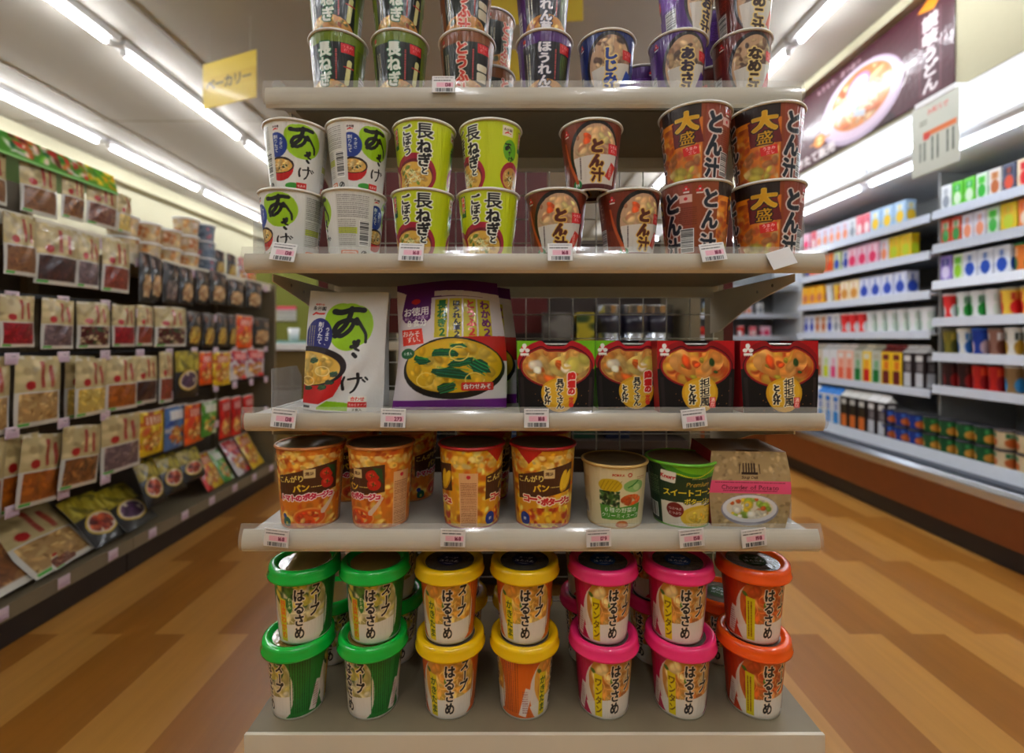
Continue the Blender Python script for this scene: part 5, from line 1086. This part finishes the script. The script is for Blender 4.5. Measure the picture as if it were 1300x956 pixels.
# ------------------------------------------------------------------ far corner behind the left shelving
struct(MB().box(-2.75, -2.02, 5.0, 5.1, 0, 1.72).build('wall_partition', M['green']))
t = thing('service_counter', 'brown service counter with a pale edge and teal glass top in the far left corner', 'counter', (-1.85, 4.1, 0))
MB().box(-.55, .25, 0, .5, 0, .90).build('body', mat('olive_brown_laminate', (96, 78, 36), .5), t, bevel=.004); MB().box(-.58, .28, -.04, .54, .90, .96).build('worktop', M['white'], t, bevel=.005); MB().box(-.5, .2, .02, .48, .9605, .985).build('glass_plate', M['glassy'], t, bevel=.002)
o = MB().lathe([(.0005, .002), (.04, 0), (.05, .11), (.047, .11), (.038, .006), (.0005, .006)], 24).build('white_beaker', M['white_plastic'], smooth=True); o.location = (wx(373, 4.3), 4.3, .986); tag(o, 'white beaker standing on the glass top of the far counter', 'cup')
a = Art(100, 80, (190, 190, 180), 2.5); a.rect(0, 0, 100, 18, (206, 60, 90)); a.lines(8, 28, 92, 70, (130, 130, 130), 12, 5)
sg = thing('wall_notice', 'small white notice with a pink header on the olive green wall', 'notice', (wx(351, 4.99), 4.99, wz(408, 4.99))); panel('sheet', a, 1, 1, lambda U, V: (U * .21, U * 0 - .003, .16 * (1 - V)), M['matte'], sg, 6, lambda U, V: (U * .21, U * 0 + .003, .16 * (1 - V)))
t = thing('glass_door_fridge', 'tall pale blue-white fridge standing beside the olive green wall', 'fridge', (-2.0, 5.05, 0)); MB().box(0, .62, 0, .6, 0, 1.95).build('body', M['white'], t, bevel=.01); MB().box(.05, .57, -.02, -.001, .15, 1.85).build('door', mat('pale_blue_door', (176, 196, 220), .2), t, bevel=.004); MB().box(.07, .09, -.05, -.021, .8, 1.3).build('handle', M['chrome'], t)

# ------------------------------------------------------------------ rack behind the display stand
t = thing('rear_rack', 'dark red and cream rack seen through the wire back of the display stand', 'rack', (.02, 1.62, 0))
MB().box(-.46, .62, .30, .33, 0, 1.40).build('back_panel', M['deep'], t, bevel=.003); MB().box(-.50, .12, .06, .075, 1.02, 1.62).build('red_panel', M['oxblood'], t)
for s in (-.5, .62): MB().box(s - .02, s + .02, .0, .34, 0, 1.42).build('side_panel', M['shelf_dark'], t, bevel=.002)
for q, z in enumerate((.30, .62, .96)): MB().box(-.478, .598, -.0, .298, z, z + .03).build('shelf_board', M['shelf' if q == 2 else 'deep'], t, bevel=.002)
def mk_tin():
    t2 = thing('metal_tin', None, 'tin'); MB().lathe([(.0005, 0), (.05, 0), (.052, .003), (.05, .006), (.05, .125), (.052, .128), (.05, .131), (.0005, .129)], 32).build('body', M['chrome'], t2, smooth=True); MB().lathe([(.0505, .03), (.0508, .03), (.0508, .1), (.0505, .1)], 32).build('dark_label', mat('navy_label', (36, 32, 50), .3, coat=.5), t2, smooth=True); return t2
KN['tin'] = Kind(mk_tin)
for q, px in enumerate((772, 806, 836)): KN['tin'].put((wx(px, 1.72), 1.72, .9905), q, 'shiny dark-banded tin on the rack behind the wire back, %s from the left' % ords[q])
def boxy(name, cat, w, d, h, art, lab, loc, rz=0, step=4, m='card'):
    t2 = thing(name, lab, cat, loc, rz); wrap('printed_wall', art, step, rrect(w / 2, d / 2, .003), [(0, 1, h), (1, 1, 0)], M[m], t2); MB().box(-w / 2 + .001, w / 2 - .001, -d / 2 + .001, d / 2 - .001, h - .002, h - .0005).build('top', M['white_plastic'], t2); return t2
def quick_art(cols, w, h, seed):
    a = Art(w, h, cols[0], 2.5); a.mottle(0, 0, w, h, cols, 20, min(w, h) * .2, seed); return a
for q, (px, w, h, cols, lb) in enumerate(((704, .10, .10, [(130, 126, 120), (96, 90, 84)], 'grey carton'), (738, .06, .10, [(196, 180, 60), (60, 80, 50)], 'yellow packet'), (722, .16, .025, [(170, 70, 30), (140, 60, 30)], 'flat orange carton'))):
    boxy('carton', 'carton', w, .08, h, quick_art(cols, w * 2200, h * 1000, q + 3), lb + ' on the rack seen through the wire back', (wx(px, 1.72), 1.66 if q < 2 else 1.76, .9905))
for q in range(8):
    cols = ([(30, 70, 50), (60, 110, 70)], [(26, 34, 60), (70, 90, 130)], [(60, 40, 34), (120, 90, 60)])[q % 3]
    boxy('carton', 'carton', .085, .09, .15 + .02 * (q % 2), quick_art(cols, 350, 160, q + 9), '%s carton on the lowest visible shelf of the rear rack, %s from the left' % (('dark green', 'navy', 'brown')[q % 3], ords[q]), (-.40 + q * .112, 1.70, .6505))

# ------------------------------------------------------------------ chilled cabinet along the right wall
CY0, CY1 = .9, 3.92; XC = 2.147; YM = 2.68
cab = thing('chilled_cabinet', 'long open chilled display cabinet with brown front panel and lit canopy on the right', 'display fridge', (XC, CY0, 0)); L = CY1 - CY0
MB().box(.72, .78, 0, L, 0, 2.0).build('back_wall', M['grey'], cab); MB().box(.03, .72, .0, L, 0, .10).build('kickplate', M['kick'], cab)
MB().prism([(.035, .10), (-.0, .10), (-.02, .285), (-.0, .30), (.05, .30), (.05, .1)], 0, L, 'y').build('front_panel', M['brown'], cab)
MB().prism([(-.028, .285), (-.030, .325), (-.012, .345), (.05, .335), (.05, .30), (-.0, .29)], -.005, L + .005, 'y').build('bumper_rail', M['chrome'], cab, bevel=.002)
MB().prism([(.05, .10), (.05, .33), (.09, .325), (.11, .335), (.13, .33), (.15, .40), (.16, .40), (.16, .385), (.72, .385), (.72, .1)], 0.001, L - .001, 'y').build('well', M['steel_shelf'], cab)
MB().box(.055, .125, .01, L - .01, .336, .342).build('air_grille', mat('dark_air_grille', (70, 76, 90), .4, .4), cab)
MB().prism([(.0, 1.945), (-.012, 1.965), (-.012, 1.985), (.02, 2.0), (.25, 2.02), (.72, 2.02), (.72, 1.945)], -.002, L + .002, 'y').build('canopy', M['white'], cab)
MB().prism([(-.004, 2.195), (.25, 2.195), (.25, 2.025), (.20, 2.025), (.05, 2.18), (-.004, 2.18)], -.002, L + .002, 'y').build('light_cove', M['white'], cab)
MB().box(.70, .79, .0, L, 2.02, 2.195).build('top_panel', M['grey'], cab)
for k in range(2): pass
for q in range(3):
    y = .02 + q * 1.0
    lm = MB().tube([(.085, y + .04, 2.065), (.085, y + .94, 2.065)], .014, 10).build('canopy_tube', M['tube_c'], cab, smooth=True)
    MB().tube([(.05, y + .04, 1.930), (.05, y + .94, 1.930)], .010, 10).build('under_canopy_tube', M['tube_c'], cab, smooth=True)
    for s in (.015, .965): MB().box(.065, .105, y + s - .012, y + s + .012, 2.02, 2.085).build('lamp_holder', M['white_plastic'], cab)
for y in (0.0, YM - CY0, L):
    MB().box(.30, .72, y - .008, y + .008, .40, 1.94).build('divider_post', M['grey'], cab)
XS = 2.40 - XC
near = [1.706, 1.516, 1.312, 1.106, .911, .729]; far = [1.70, 1.49, 1.264, 1.036, .70]
wob = mat('clear_price_strip', (206, 214, 228), .25, coat=.5, bump=.8, bscale=(2, 60, 2))
def cshelf(z, y0, y1, lb):
    t = thing('cabinet_shelf', lb, 'shelf', (2.40, y0, z)); MB().box(.004, .465, .009, y1 - y0 - .009, -.014, 0).build('board', M['steel_shelf'], t, bevel=.001); MB().prism([(.003, -.038), (-.006, -.036), (-.002, .012), (.003, .012)], .009, y1 - y0 - .009, 'y').build('price_strip', wob, t); return t
for q, z in enumerate(near): cshelf(z, CY0, YM, 'white shelf of the nearer cabinet section, %s from the top' % ords[q])
for q, z in enumerate(far): cshelf(z, YM, CY1, 'white shelf of the farther cabinet section, %s from the top' % ords[q])
# goods
def gable(cols, h=.20, w=.07):
    def mk():
        t = thing('drink_carton', None, 'carton'); a = Art(w * 4000, (h - .035) * 1000, cols[0], 2.5); W4 = a.w / 4
        for k in range(4):
            c = a.w / 8 + W4 * k - W4 / 2; a.rect(c - 24, a.h * .55, c + 24, a.h * .95, cols[1], rad=6); a.rect(c - 22, 12, c + 22, 40, cols[2], rad=4); a.vlines(c - 12, 46, c + 14, a.h * .52, cols[3] if len(cols) > 3 else cols[1], 12, 6, k)
        z = h - .035; wrap('printed_wall', a, 4, rrect(w / 2, w / 2, .003), [(0, 1, z), (1, 1, 0)], M['card'], t); b = w / 2
        MB().add([(-b, -b, z), (b, -b, z), (b, b, z), (-b, b, z), (-b, -.001, h - .012), (b, -.001, h - .012), (b, .001, h - .012), (-b, .001, h - .012), (-b, -.001, h), (b, -.001, h), (b, .001, h), (-b, .001, h)],
                 [(0, 1, 5, 4), (2, 3, 7, 6), (1, 2, 6, 5), (3, 0, 4, 7), (4, 5, 9, 8), (5, 6, 10, 9), (6, 7, 11, 10), (7, 4, 8, 11), (8, 9, 10, 11)]).build('gable_top', mat('carton_top', cols[2], .5), t); return t
    return mk
def pack(cols, w, d, h, name='small_carton', cat='carton', lid=None):
    def mk():
        t = thing(name, None, cat); p = 2 * (w + d) * 1000; a = Art(p, h * 1000, cols[0], 2.5)
        for k in range(4): c = p / 4 * k; a.ellipse(c, a.h * .62, p / 11, a.h * .24, cols[1]); a.rect(c - p / 13, a.h * .12, c + p / 13, a.h * .36, cols[2]); a.vlines(c - 8, a.h * .14, c + 10, a.h * .34, cols[1], 9, 5, k)
        a.rect(0, a.h * .9, a.w, a.h, cols[2]); wrap('printed_wall', a, 4, rrect(w / 2, d / 2, .003), [(0, 1, h), (1, 1, 0)], M['card'], t); MB().box(-w / 2 + .001, w / 2 - .001, -d / 2 + .001, d / 2 - .001, h - .003, h - .0003).build('top', mat('pack_top', lid or cols[0], .4), t); return t
    return mk
def pot(cols, r, rb, h, name, cat, lid, dome=.003):
    def mk():
        t = thing(name, None, cat); p = 2 * PI * r * 1000; a = Art(p, h * 1000, cols[0], 2.5)
        for k in range(3): c = p / 3 * k + 10; a.ellipse(c, a.h * .66, p / 9, a.h * .26, cols[1]); a.rect(c - p / 11, a.h * .14, c + p / 11, a.h * .4, cols[2]); a.vlines(c - 10, a.h * .16, c + 12, a.h * .38, cols[0], 10, 6, k)
        wrap('printed_wall', a, 4, circle, [(0, r, h), (.95, rb, .004), (1, rb - .002, 0)], M['card'], t); MB().lathe([(.0005, h + dome + .004), (r * .8, h + dome + .003), (r + .001, h + .003), (r + .0025, h + .001), (r + .002, h - .005), (r, h - .005)], 28).build('lid', mat('pot_lid', lid, .35, coat=.3), t, smooth=True); return t
    return mk
WH, BL, RD, GN, YE, OR, PK, DK, TN, LM = (226, 228, 230), (30, 70, 170), (206, 34, 34), (40, 150, 60), (236, 200, 40), (230, 120, 40), (232, 120, 160), (34, 26, 28), (196, 150, 96), (150, 206, 40)
GK = {
 'milk_blue': (gable([WH, (50, 140, 210), (40, 120, 200), BL]), .074, 'white and blue milk carton', .2), 'milk_red': (gable([(230, 216, 216), RD, WH, GN]), .074, 'white and red milk carton', .2), 'oj': (gable([(226, 214, 196), OR, (222, 220, 210), OR]), .074, 'cream juice carton with orange block', .2), 'tea': (gable([(214, 200, 176), (150, 60, 30), (210, 206, 190)]), .074, 'cream tea carton with brown block', .2),
 'lime': (gable([WH, (206, 220, 20), WH, LM]), .074, 'white carton with a lime stripe', .2), 'pinkc': (gable([WH, (220, 80, 130), WH, PK]), .074, 'white carton with a pink stripe', .2), 'peach': (gable([(236, 190, 170), (230, 110, 80), (232, 226, 220)]), .074, 'peach-coloured fruit juice carton', .2), 'citrus': (gable([(236, 206, 60), RD, (226, 222, 200), OR]), .074, 'yellow and red citrus juice carton', .2), 'greenc': (gable([(196, 200, 190), (20, 120, 50), (180, 180, 160), GN]), .074, 'grey and green tea carton', .2), 'mango': (gable([YE, (110, 30, 34), (120, 40, 40), RD]), .074, 'yellow and dark red carton', .2), 'blackc': (gable([(40, 26, 28), (200, 204, 210), (214, 214, 214), WH]), .074, 'black and white coffee carton', .2), 'coffee': (gable([(34, 26, 22), (214, 120, 50), (196, 196, 190), (90, 80, 40)]), .074, 'black coffee carton with an orange dot', .2),
 'p_white': (pack([WH, (150, 156, 166), (206, 210, 214)], .06, .05, .115), .064, 'white and grey small carton', .115), 'p_green': (pack([(110, 206, 60), (210, 226, 200), (30, 160, 60)], .06, .05, .125), .064, 'bright green small carton', .125), 'p_greenw': (pack([(206, 222, 204), (60, 180, 60), (90, 200, 60)], .06, .05, .125), .064, 'white and green small carton', .125), 'p_tan': (pack([(222, 216, 210), (190, 110, 60), (206, 150, 100)], .06, .05, .125), .064, 'white and brown small carton', .125), 'p_navy': (pack([(90, 96, 120), (220, 90, 60), (50, 50, 70)], .06, .05, .12), .064, 'dark grey carton with red dot', .12), 'p_red': (pack([(232, 210, 180), (220, 50, 50), (214, 40, 50)], .07, .05, .12), .074, 'cream and red small carton', .12),
 'p_pink': (pack([(236, 130, 140), (240, 220, 220), (220, 60, 90)], .055, .05, .10), .059, 'pink small carton', .1), 'p_egg': (pack([(176, 206, 232), (244, 206, 60), (226, 236, 244)], .085, .06, .12), .089, 'pale blue carton with a yellow dot', .12), 'p_lilac': (pack([(226, 222, 232), (236, 150, 110), (206, 200, 226)], .06, .05, .105), .064, 'white and lilac small carton', .105), 'p_veg': (pack([(222, 90, 60), (40, 150, 60), (230, 220, 200)], .055, .05, .10), .059, 'red and green vegetable juice carton', .1), 'p_blue': (pack([(222, 226, 236), (40, 60, 170), (170, 180, 210)], .058, .05, .11), .062, 'white carton with a blue dot', .11), 'p_yel': (pack([(226, 200, 40), (200, 214, 50), (232, 180, 40)], .075, .05, .12), .079, 'yellow and lime carton', .12), 'p_orange': (pack([(236, 140, 60), (240, 220, 200), (230, 100, 30)], .065, .05, .13), .069, 'orange juice small carton', .13),
 'y_yellow': (pack([(240, 180, 40), (206, 130, 90), (240, 200, 50)], .075, .075, .075, 'yogurt_pack', 'yogurt pack'), .079, 'yellow and brown yogurt pack', .075), 'y_blue': (pack([(206, 212, 236), (50, 80, 180), (226, 230, 240)], .085, .075, .07, 'yogurt_pack', 'yogurt pack'), .089, 'white and blue yogurt pack', .07), 'y_cream': (pack([(232, 216, 180), (210, 150, 70), (236, 230, 220)], .08, .075, .08, 'yogurt_pack', 'yogurt pack'), .084, 'cream yogurt pack', .08), 'y_orange': (pack([(236, 120, 40), (230, 80, 20), (240, 160, 80)], .08, .07, .12, 'yogurt_pack', 'yogurt pack'), .084, 'orange snack pack', .12), 'y_pink': (pack([(236, 190, 210), (230, 60, 110), (236, 214, 224)], .08, .07, .10, 'yogurt_pack', 'yogurt pack'), .084, 'pale pink yogurt pack', .1), 'y_lime': (pack([(206, 220, 170), (60, 90, 190), (226, 230, 200)], .07, .07, .11, 'yogurt_pack', 'yogurt pack'), .074, 'pale green pack with a blue dot', .11), 'y_purple': (pack([(150, 130, 200), (220, 210, 236), (60, 60, 140)], .065, .06, .12, 'yogurt_pack', 'yogurt pack'), .069, 'purple pack', .12), 'y_limew': (pack([(214, 226, 200), LM, (90, 190, 60)], .055, .05, .12, 'yogurt_pack', 'yogurt pack'), .059, 'white and lime pack', .12), 'y_wave': (pack([(222, 226, 236), (30, 80, 180), (206, 212, 226)], .075, .06, .12, 'yogurt_pack', 'yogurt pack', BL), .079, 'white pack with a blue wave', .12),
 'c_white': (pot([WH, (210, 226, 214), (190, 210, 196)], .035, .028, .10, 'cup_drink', 'cup drink', WH), .075, 'white and pale green cup drink', .107), 'c_red': (pot([(226, 60, 60), WH, RD], .035, .028, .10, 'cup_drink', 'cup drink', (226, 200, 200)), .075, 'red cup drink', .107), 'c_green': (pot([WH, GN, (30, 110, 50)], .035, .028, .09, 'cup_drink', 'cup drink', WH), .075, 'white and green cup drink', .097), 'c_jar': (pot([(220, 130, 50), (60, 110, 60), WH], .034, .033, .115, 'drink_jar', 'jar', (30, 130, 60)), .072, 'orange jar with a green lid', .122), 'c_yel': (pot([(226, 190, 70), RD, (200, 60, 40)], .042, .034, .10, 'cup_drink', 'cup drink', (170, 160, 130)), .09, 'large yellow cup with red mark', .107),
 'c_blue': (pot([(222, 222, 216), (30, 100, 170), (60, 130, 190)], .037, .030, .105, 'cup_drink', 'cup drink', (230, 226, 210)), .08, 'white and blue cup drink', .112), 'c_navy': (pot([(26, 60, 150), (206, 180, 190), (30, 80, 180)], .037, .030, .105, 'cup_drink', 'cup drink', (40, 90, 180)), .08, 'deep blue cup drink', .112), 'c_brown': (pot([(150, 110, 96), (110, 60, 40), WH], .037, .030, .105, 'cup_drink', 'cup drink', (120, 100, 90)), .08, 'brown cup drink', .112), 'c_gold': (pot([(222, 220, 214), (180, 140, 40), (40, 50, 40)], .037, .030, .105, 'cup_drink', 'cup drink', (226, 226, 222)), .08, 'white cup drink with a gold band', .112), 'c_olive': (pot([(130, 120, 40), (90, 90, 30), (170, 150, 60)], .037, .030, .095, 'cup_drink', 'cup drink', (90, 84, 50)), .08, 'olive cup drink', .102),
 'c_dred': (pot([(60, 26, 24), (150, 30, 30), (90, 40, 34)], .037, .032, .10, 'cup_drink', 'cup drink', DK), .08, 'dark cup with a red band', .107), 'c_redb': (pot([(196, 40, 30), (150, 20, 30), (226, 90, 40)], .037, .032, .10, 'cup_drink', 'cup drink', (40, 26, 28)), .08, 'red cup with a dark lid', .107), 'c_latte': (pot([(150, 120, 80), (60, 140, 190), (130, 100, 60)], .039, .034, .10, 'cup_drink', 'cup drink', WH), .084, 'brown and blue cup with white lid', .107),
 'd_green': (pot([(30, 90, 50), (206, 150, 60), (60, 140, 80)], .044, .040, .085, 'coffee_tub', 'tub', (34, 34, 40)), .095, 'green lidded tub', .092), 'd_blue': (pot([(30, 60, 140), (214, 120, 60), (70, 120, 200)], .044, .040, .085, 'coffee_tub', 'tub', (40, 40, 50)), .095, 'blue lidded tub', .092), 'd_cream': (pot([(216, 196, 160), (190, 100, 40), (40, 110, 70)], .044, .040, .085, 'coffee_tub', 'tub', (60, 50, 46)), .095, 'cream lidded tub', .092)}
GKK = {}
def good(k, loc, rz, lb, sc_=None):
    if k not in GKK: GKK[k] = Kind(GK[k][0])
    return GKK[k].put(loc, rz, lb, None, sc_)
def fill(seq, y_start, z, sect, row, x=2.415, n0=0, step=1., depth=2, y_end=9, ybase=None):
    """a shelf row set out from its far end towards the near one; a second file stands behind"""
    y = y_start; q = n0; cnt = {}; fx = 1.0 + .08 * (sect == 'farther'); tall = GK[seq[0]][3] == .2
    for k in seq:
        w = GK[k][1] * fx; y -= w / 2
        if y < 1.6: break
        sz = 1.3 if GK[k][3] == .2 else (.150 if sect == 'farther' else .146) / GK[k][3]
        cnt[k] = cnt.get(k, 0) + 1
        for d in range(depth):
            dp = w if k[0] in 'cd' or 'milk' in k or GK[k][3] == .2 else .08
            lb = '%s, %s from far end, %s bay, %s' % (GK[k][2], ords[q], sect, row)
            good(k, (x + .045 + d * max(dp, .086), y, z + .0006), -PI / 2, lb, (fx, fx, sz))
        y -= w / 2 + .002; q += 1
rows_n = [['p_white', 'p_green', 'p_green', 'p_greenw', 'p_tan', 'p_navy', 'p_red', 'p_green', 'p_white'], ['p_veg', 'p_veg', 'p_lilac', 'p_lilac', 'p_greenw', 'p_yel', 'p_orange', 'p_orange'], ['y_purple', 'y_limew', 'y_wave', 'y_wave', 'y_wave', 'c_jar', 'c_jar', 'c_jar', 'c_jar'],
          ['c_red', 'c_green', 'c_green', 'c_white', 'c_yel', 'c_yel', 'c_green'], ['c_olive', 'c_blue', 'c_navy', 'c_brown', 'c_gold', 'c_gold', 'c_blue'], ['c_dred', 'c_dred', 'c_redb', 'c_redb', 'c_latte', 'c_latte', 'c_latte']]
rname = ['top shelf', 'second shelf', 'third shelf', 'fourth shelf', 'fifth shelf', 'sixth shelf']
for q, s in enumerate(rows_n): fill(s, YM - .02, near[q], 'nearer', rname[q], depth=1)
rows_f = [['y_pink', 'p_pink', 'p_lilac', 'p_lilac', 'p_lilac', 'p_lilac', 'p_lilac', 'p_white', 'p_pink', 'p_pink', 'p_egg', 'p_egg', 'p_egg'], ['c_navy', 'y_orange', 'y_orange', 'y_orange', 'y_lime', 'p_blue', 'y_pink', 'y_pink', 'y_pink', 'p_lilac', 'p_yel', 'p_yel'],
          ['y_yellow', 'y_yellow', 'y_yellow', 'c_white', 'c_yel', 'y_cream', 'y_cream', 'y_blue', 'y_blue', 'y_blue', 'y_blue'], ['p_blue', 'p_blue', 'p_tan', 'p_tan', 'p_blue', 'p_white', 'c_red', 'c_red', 'c_red', 'c_white', 'c_white', 'c_white', 'c_white', 'c_white', 'c_white'],
          ['oj', 'tea', 'tea', 'lime', 'pinkc', 'peach', 'peach', 'greenc', 'citrus', 'greenc', 'mango', 'mango', 'blackc', 'blackc']]
for q, s in enumerate(rows_f): fill(s, CY1 - .03, far[q], 'farther', rname[q], depth=1)
fill(['milk_red', 'milk_red', 'milk_red', 'milk_red', 'milk_blue', 'milk_blue', 'milk_blue', 'coffee', 'coffee', 'coffee', 'blackc', 'blackc'], CY1 - .03, .386, 'farther', 'bottom deck', x=2.32, depth=1)
# tubs two high on the deck
seq = ['d_blue', 'd_blue', 'd_blue', 'd_green', 'd_green', 'd_green', 'd_green', 'd_cream', 'd_cream', 'd_cream', 'd_cream']; y = 2.98
for q, k in enumerate(seq):
    y -= .049
    for s in range(2):
        good(k, (2.37, y, .3862 + s * .0932), -PI / 2, '%s on the bottom deck, %s tub from the far end, %s layer' % (GK[k][2], ords[q], ('lower', 'upper')[s]))
    y -= .049
o = MB().box(0, .12, 0, .09, 0, .004).build('paper_sticker', M['matte']); o.data.transform(Matrix.Identity(4)); o.rotation_euler = (0, -PI / 2 + .0, 0); o.scale = (.4, .8, .5); o.location = (2.143, 3.18, .19); tag(o, 'small white sticker on the brown front of the chilled cabinet', 'sticker')

# ------------------------------------------------------------------ chilled cabinet on the back wall
t = thing('wall_cabinet', 'open chilled cabinet on the back wall with white shelves, beyond the long cabinet', 'display fridge', (1.35, 4.55, 0)); Wb = 1.5
MB().box(0, Wb, .5, .55, 0, 2.1).build('back_wall', M['grey'], t); MB().box(0, Wb, 0, .5, 0, .5).build('base', M['brown'], t, bevel=.004)
for s in (0, Wb - .02): MB().box(s, s + .02, 0.0, .5, .5, 2.1).build('side_panel', M['white'], t)
MB().box(.02, Wb - .02, 0, .5, 1.98, 2.1).build('canopy', M['white'], t); MB().tube([(.06, .05, 1.965), (Wb - .06, .05, 1.965)], .012, 10).build('tube', M['tube_c'], t, smooth=True)
for z in (.8, 1.02, 1.235, 1.5): MB().box(.021, Wb - .021, .05, .499, z - .015, z).build('shelf_board', M['steel_shelf'], t); MB().box(.021, Wb - .021, .042, .049, z - .035, z + .01).build('price_strip', wob, t)
seqs = {1.235: ['p_blue', 'y_blue', 'p_white', 'y_blue', 'p_egg', 'y_pink', 'y_pink', 'p_lilac', 'p_white'], 1.02: ['p_white', 'y_limew', 'p_greenw', 'p_white', 'c_redb', 'y_blue', 'p_lilac', 'c_red', 'p_pink', 'y_pink'], .8: ['p_green', 'p_greenw', 'y_limew', 'oj', 'tea', 'tea', 'oj', 'lime'], 1.5: ['p_white', 'p_tan', 'y_blue', 'p_white', 'p_lilac', 'p_egg']}
zn = {1.5: 'top', 1.235: 'second', 1.02: 'third', .8: 'lowest'}
for z, s in seqs.items():
    x = 1.42; c = {}
    for q, k in enumerate(s):
        w = GK[k][1]; x += w / 2; c[k] = c.get(k, 0) + 1; good(k, (x, 4.66, z + .0006), 0, '%s, %s from left, back-wall cabinet, %s shelf' % (GK[k][2], ords[q], zn[z])); x += w / 2 + .05

# ------------------------------------------------------------------ camera, world, output
cam = bpy.data.cameras.new('camera'); co = bpy.data.objects.new('camera', cam); C.objects.link(co); co.location = (0, 0, CAM_Z); co.rotation_euler = (PI / 2, 0, 0)
cam.sensor_width = 36; cam.lens = F / 1300 * 36; cam.shift_x = (650 - PX0) / 1300; cam.shift_y = -(478 - PY0) / 1300; cam.clip_start = .02
cam.dof.use_dof = True; cam.dof.focus_distance = .765; cam.dof.aperture_fstop = (cam.lens / 1000) / .008
sc = bpy.context.scene; sc.camera = co
wd = bpy.data.worlds.new('world'); sc.world = wd; wd.use_nodes = True; wd.node_tree.nodes['Background'].inputs[0].default_value = (.9, .95, 1, 1); wd.node_tree.nodes['Background'].inputs[1].default_value = .0
sc.view_settings.view_transform = 'Standard'; sc.view_settings.look = 'None'; sc.view_settings.gamma = 1; sc.view_settings.use_curve_mapping = False; sc.view_settings.exposure = 1.05
sc.cycles.use_denoising = True; sc.cycles.max_bounces = 8; sc.cycles.transparent_max_bounces = 12; sc.cycles.caustics_reflective = False; sc.cycles.caustics_refractive = False; sc.cycles.sample_clamp_indirect = 6
bpy.data.objects.remove(_to)
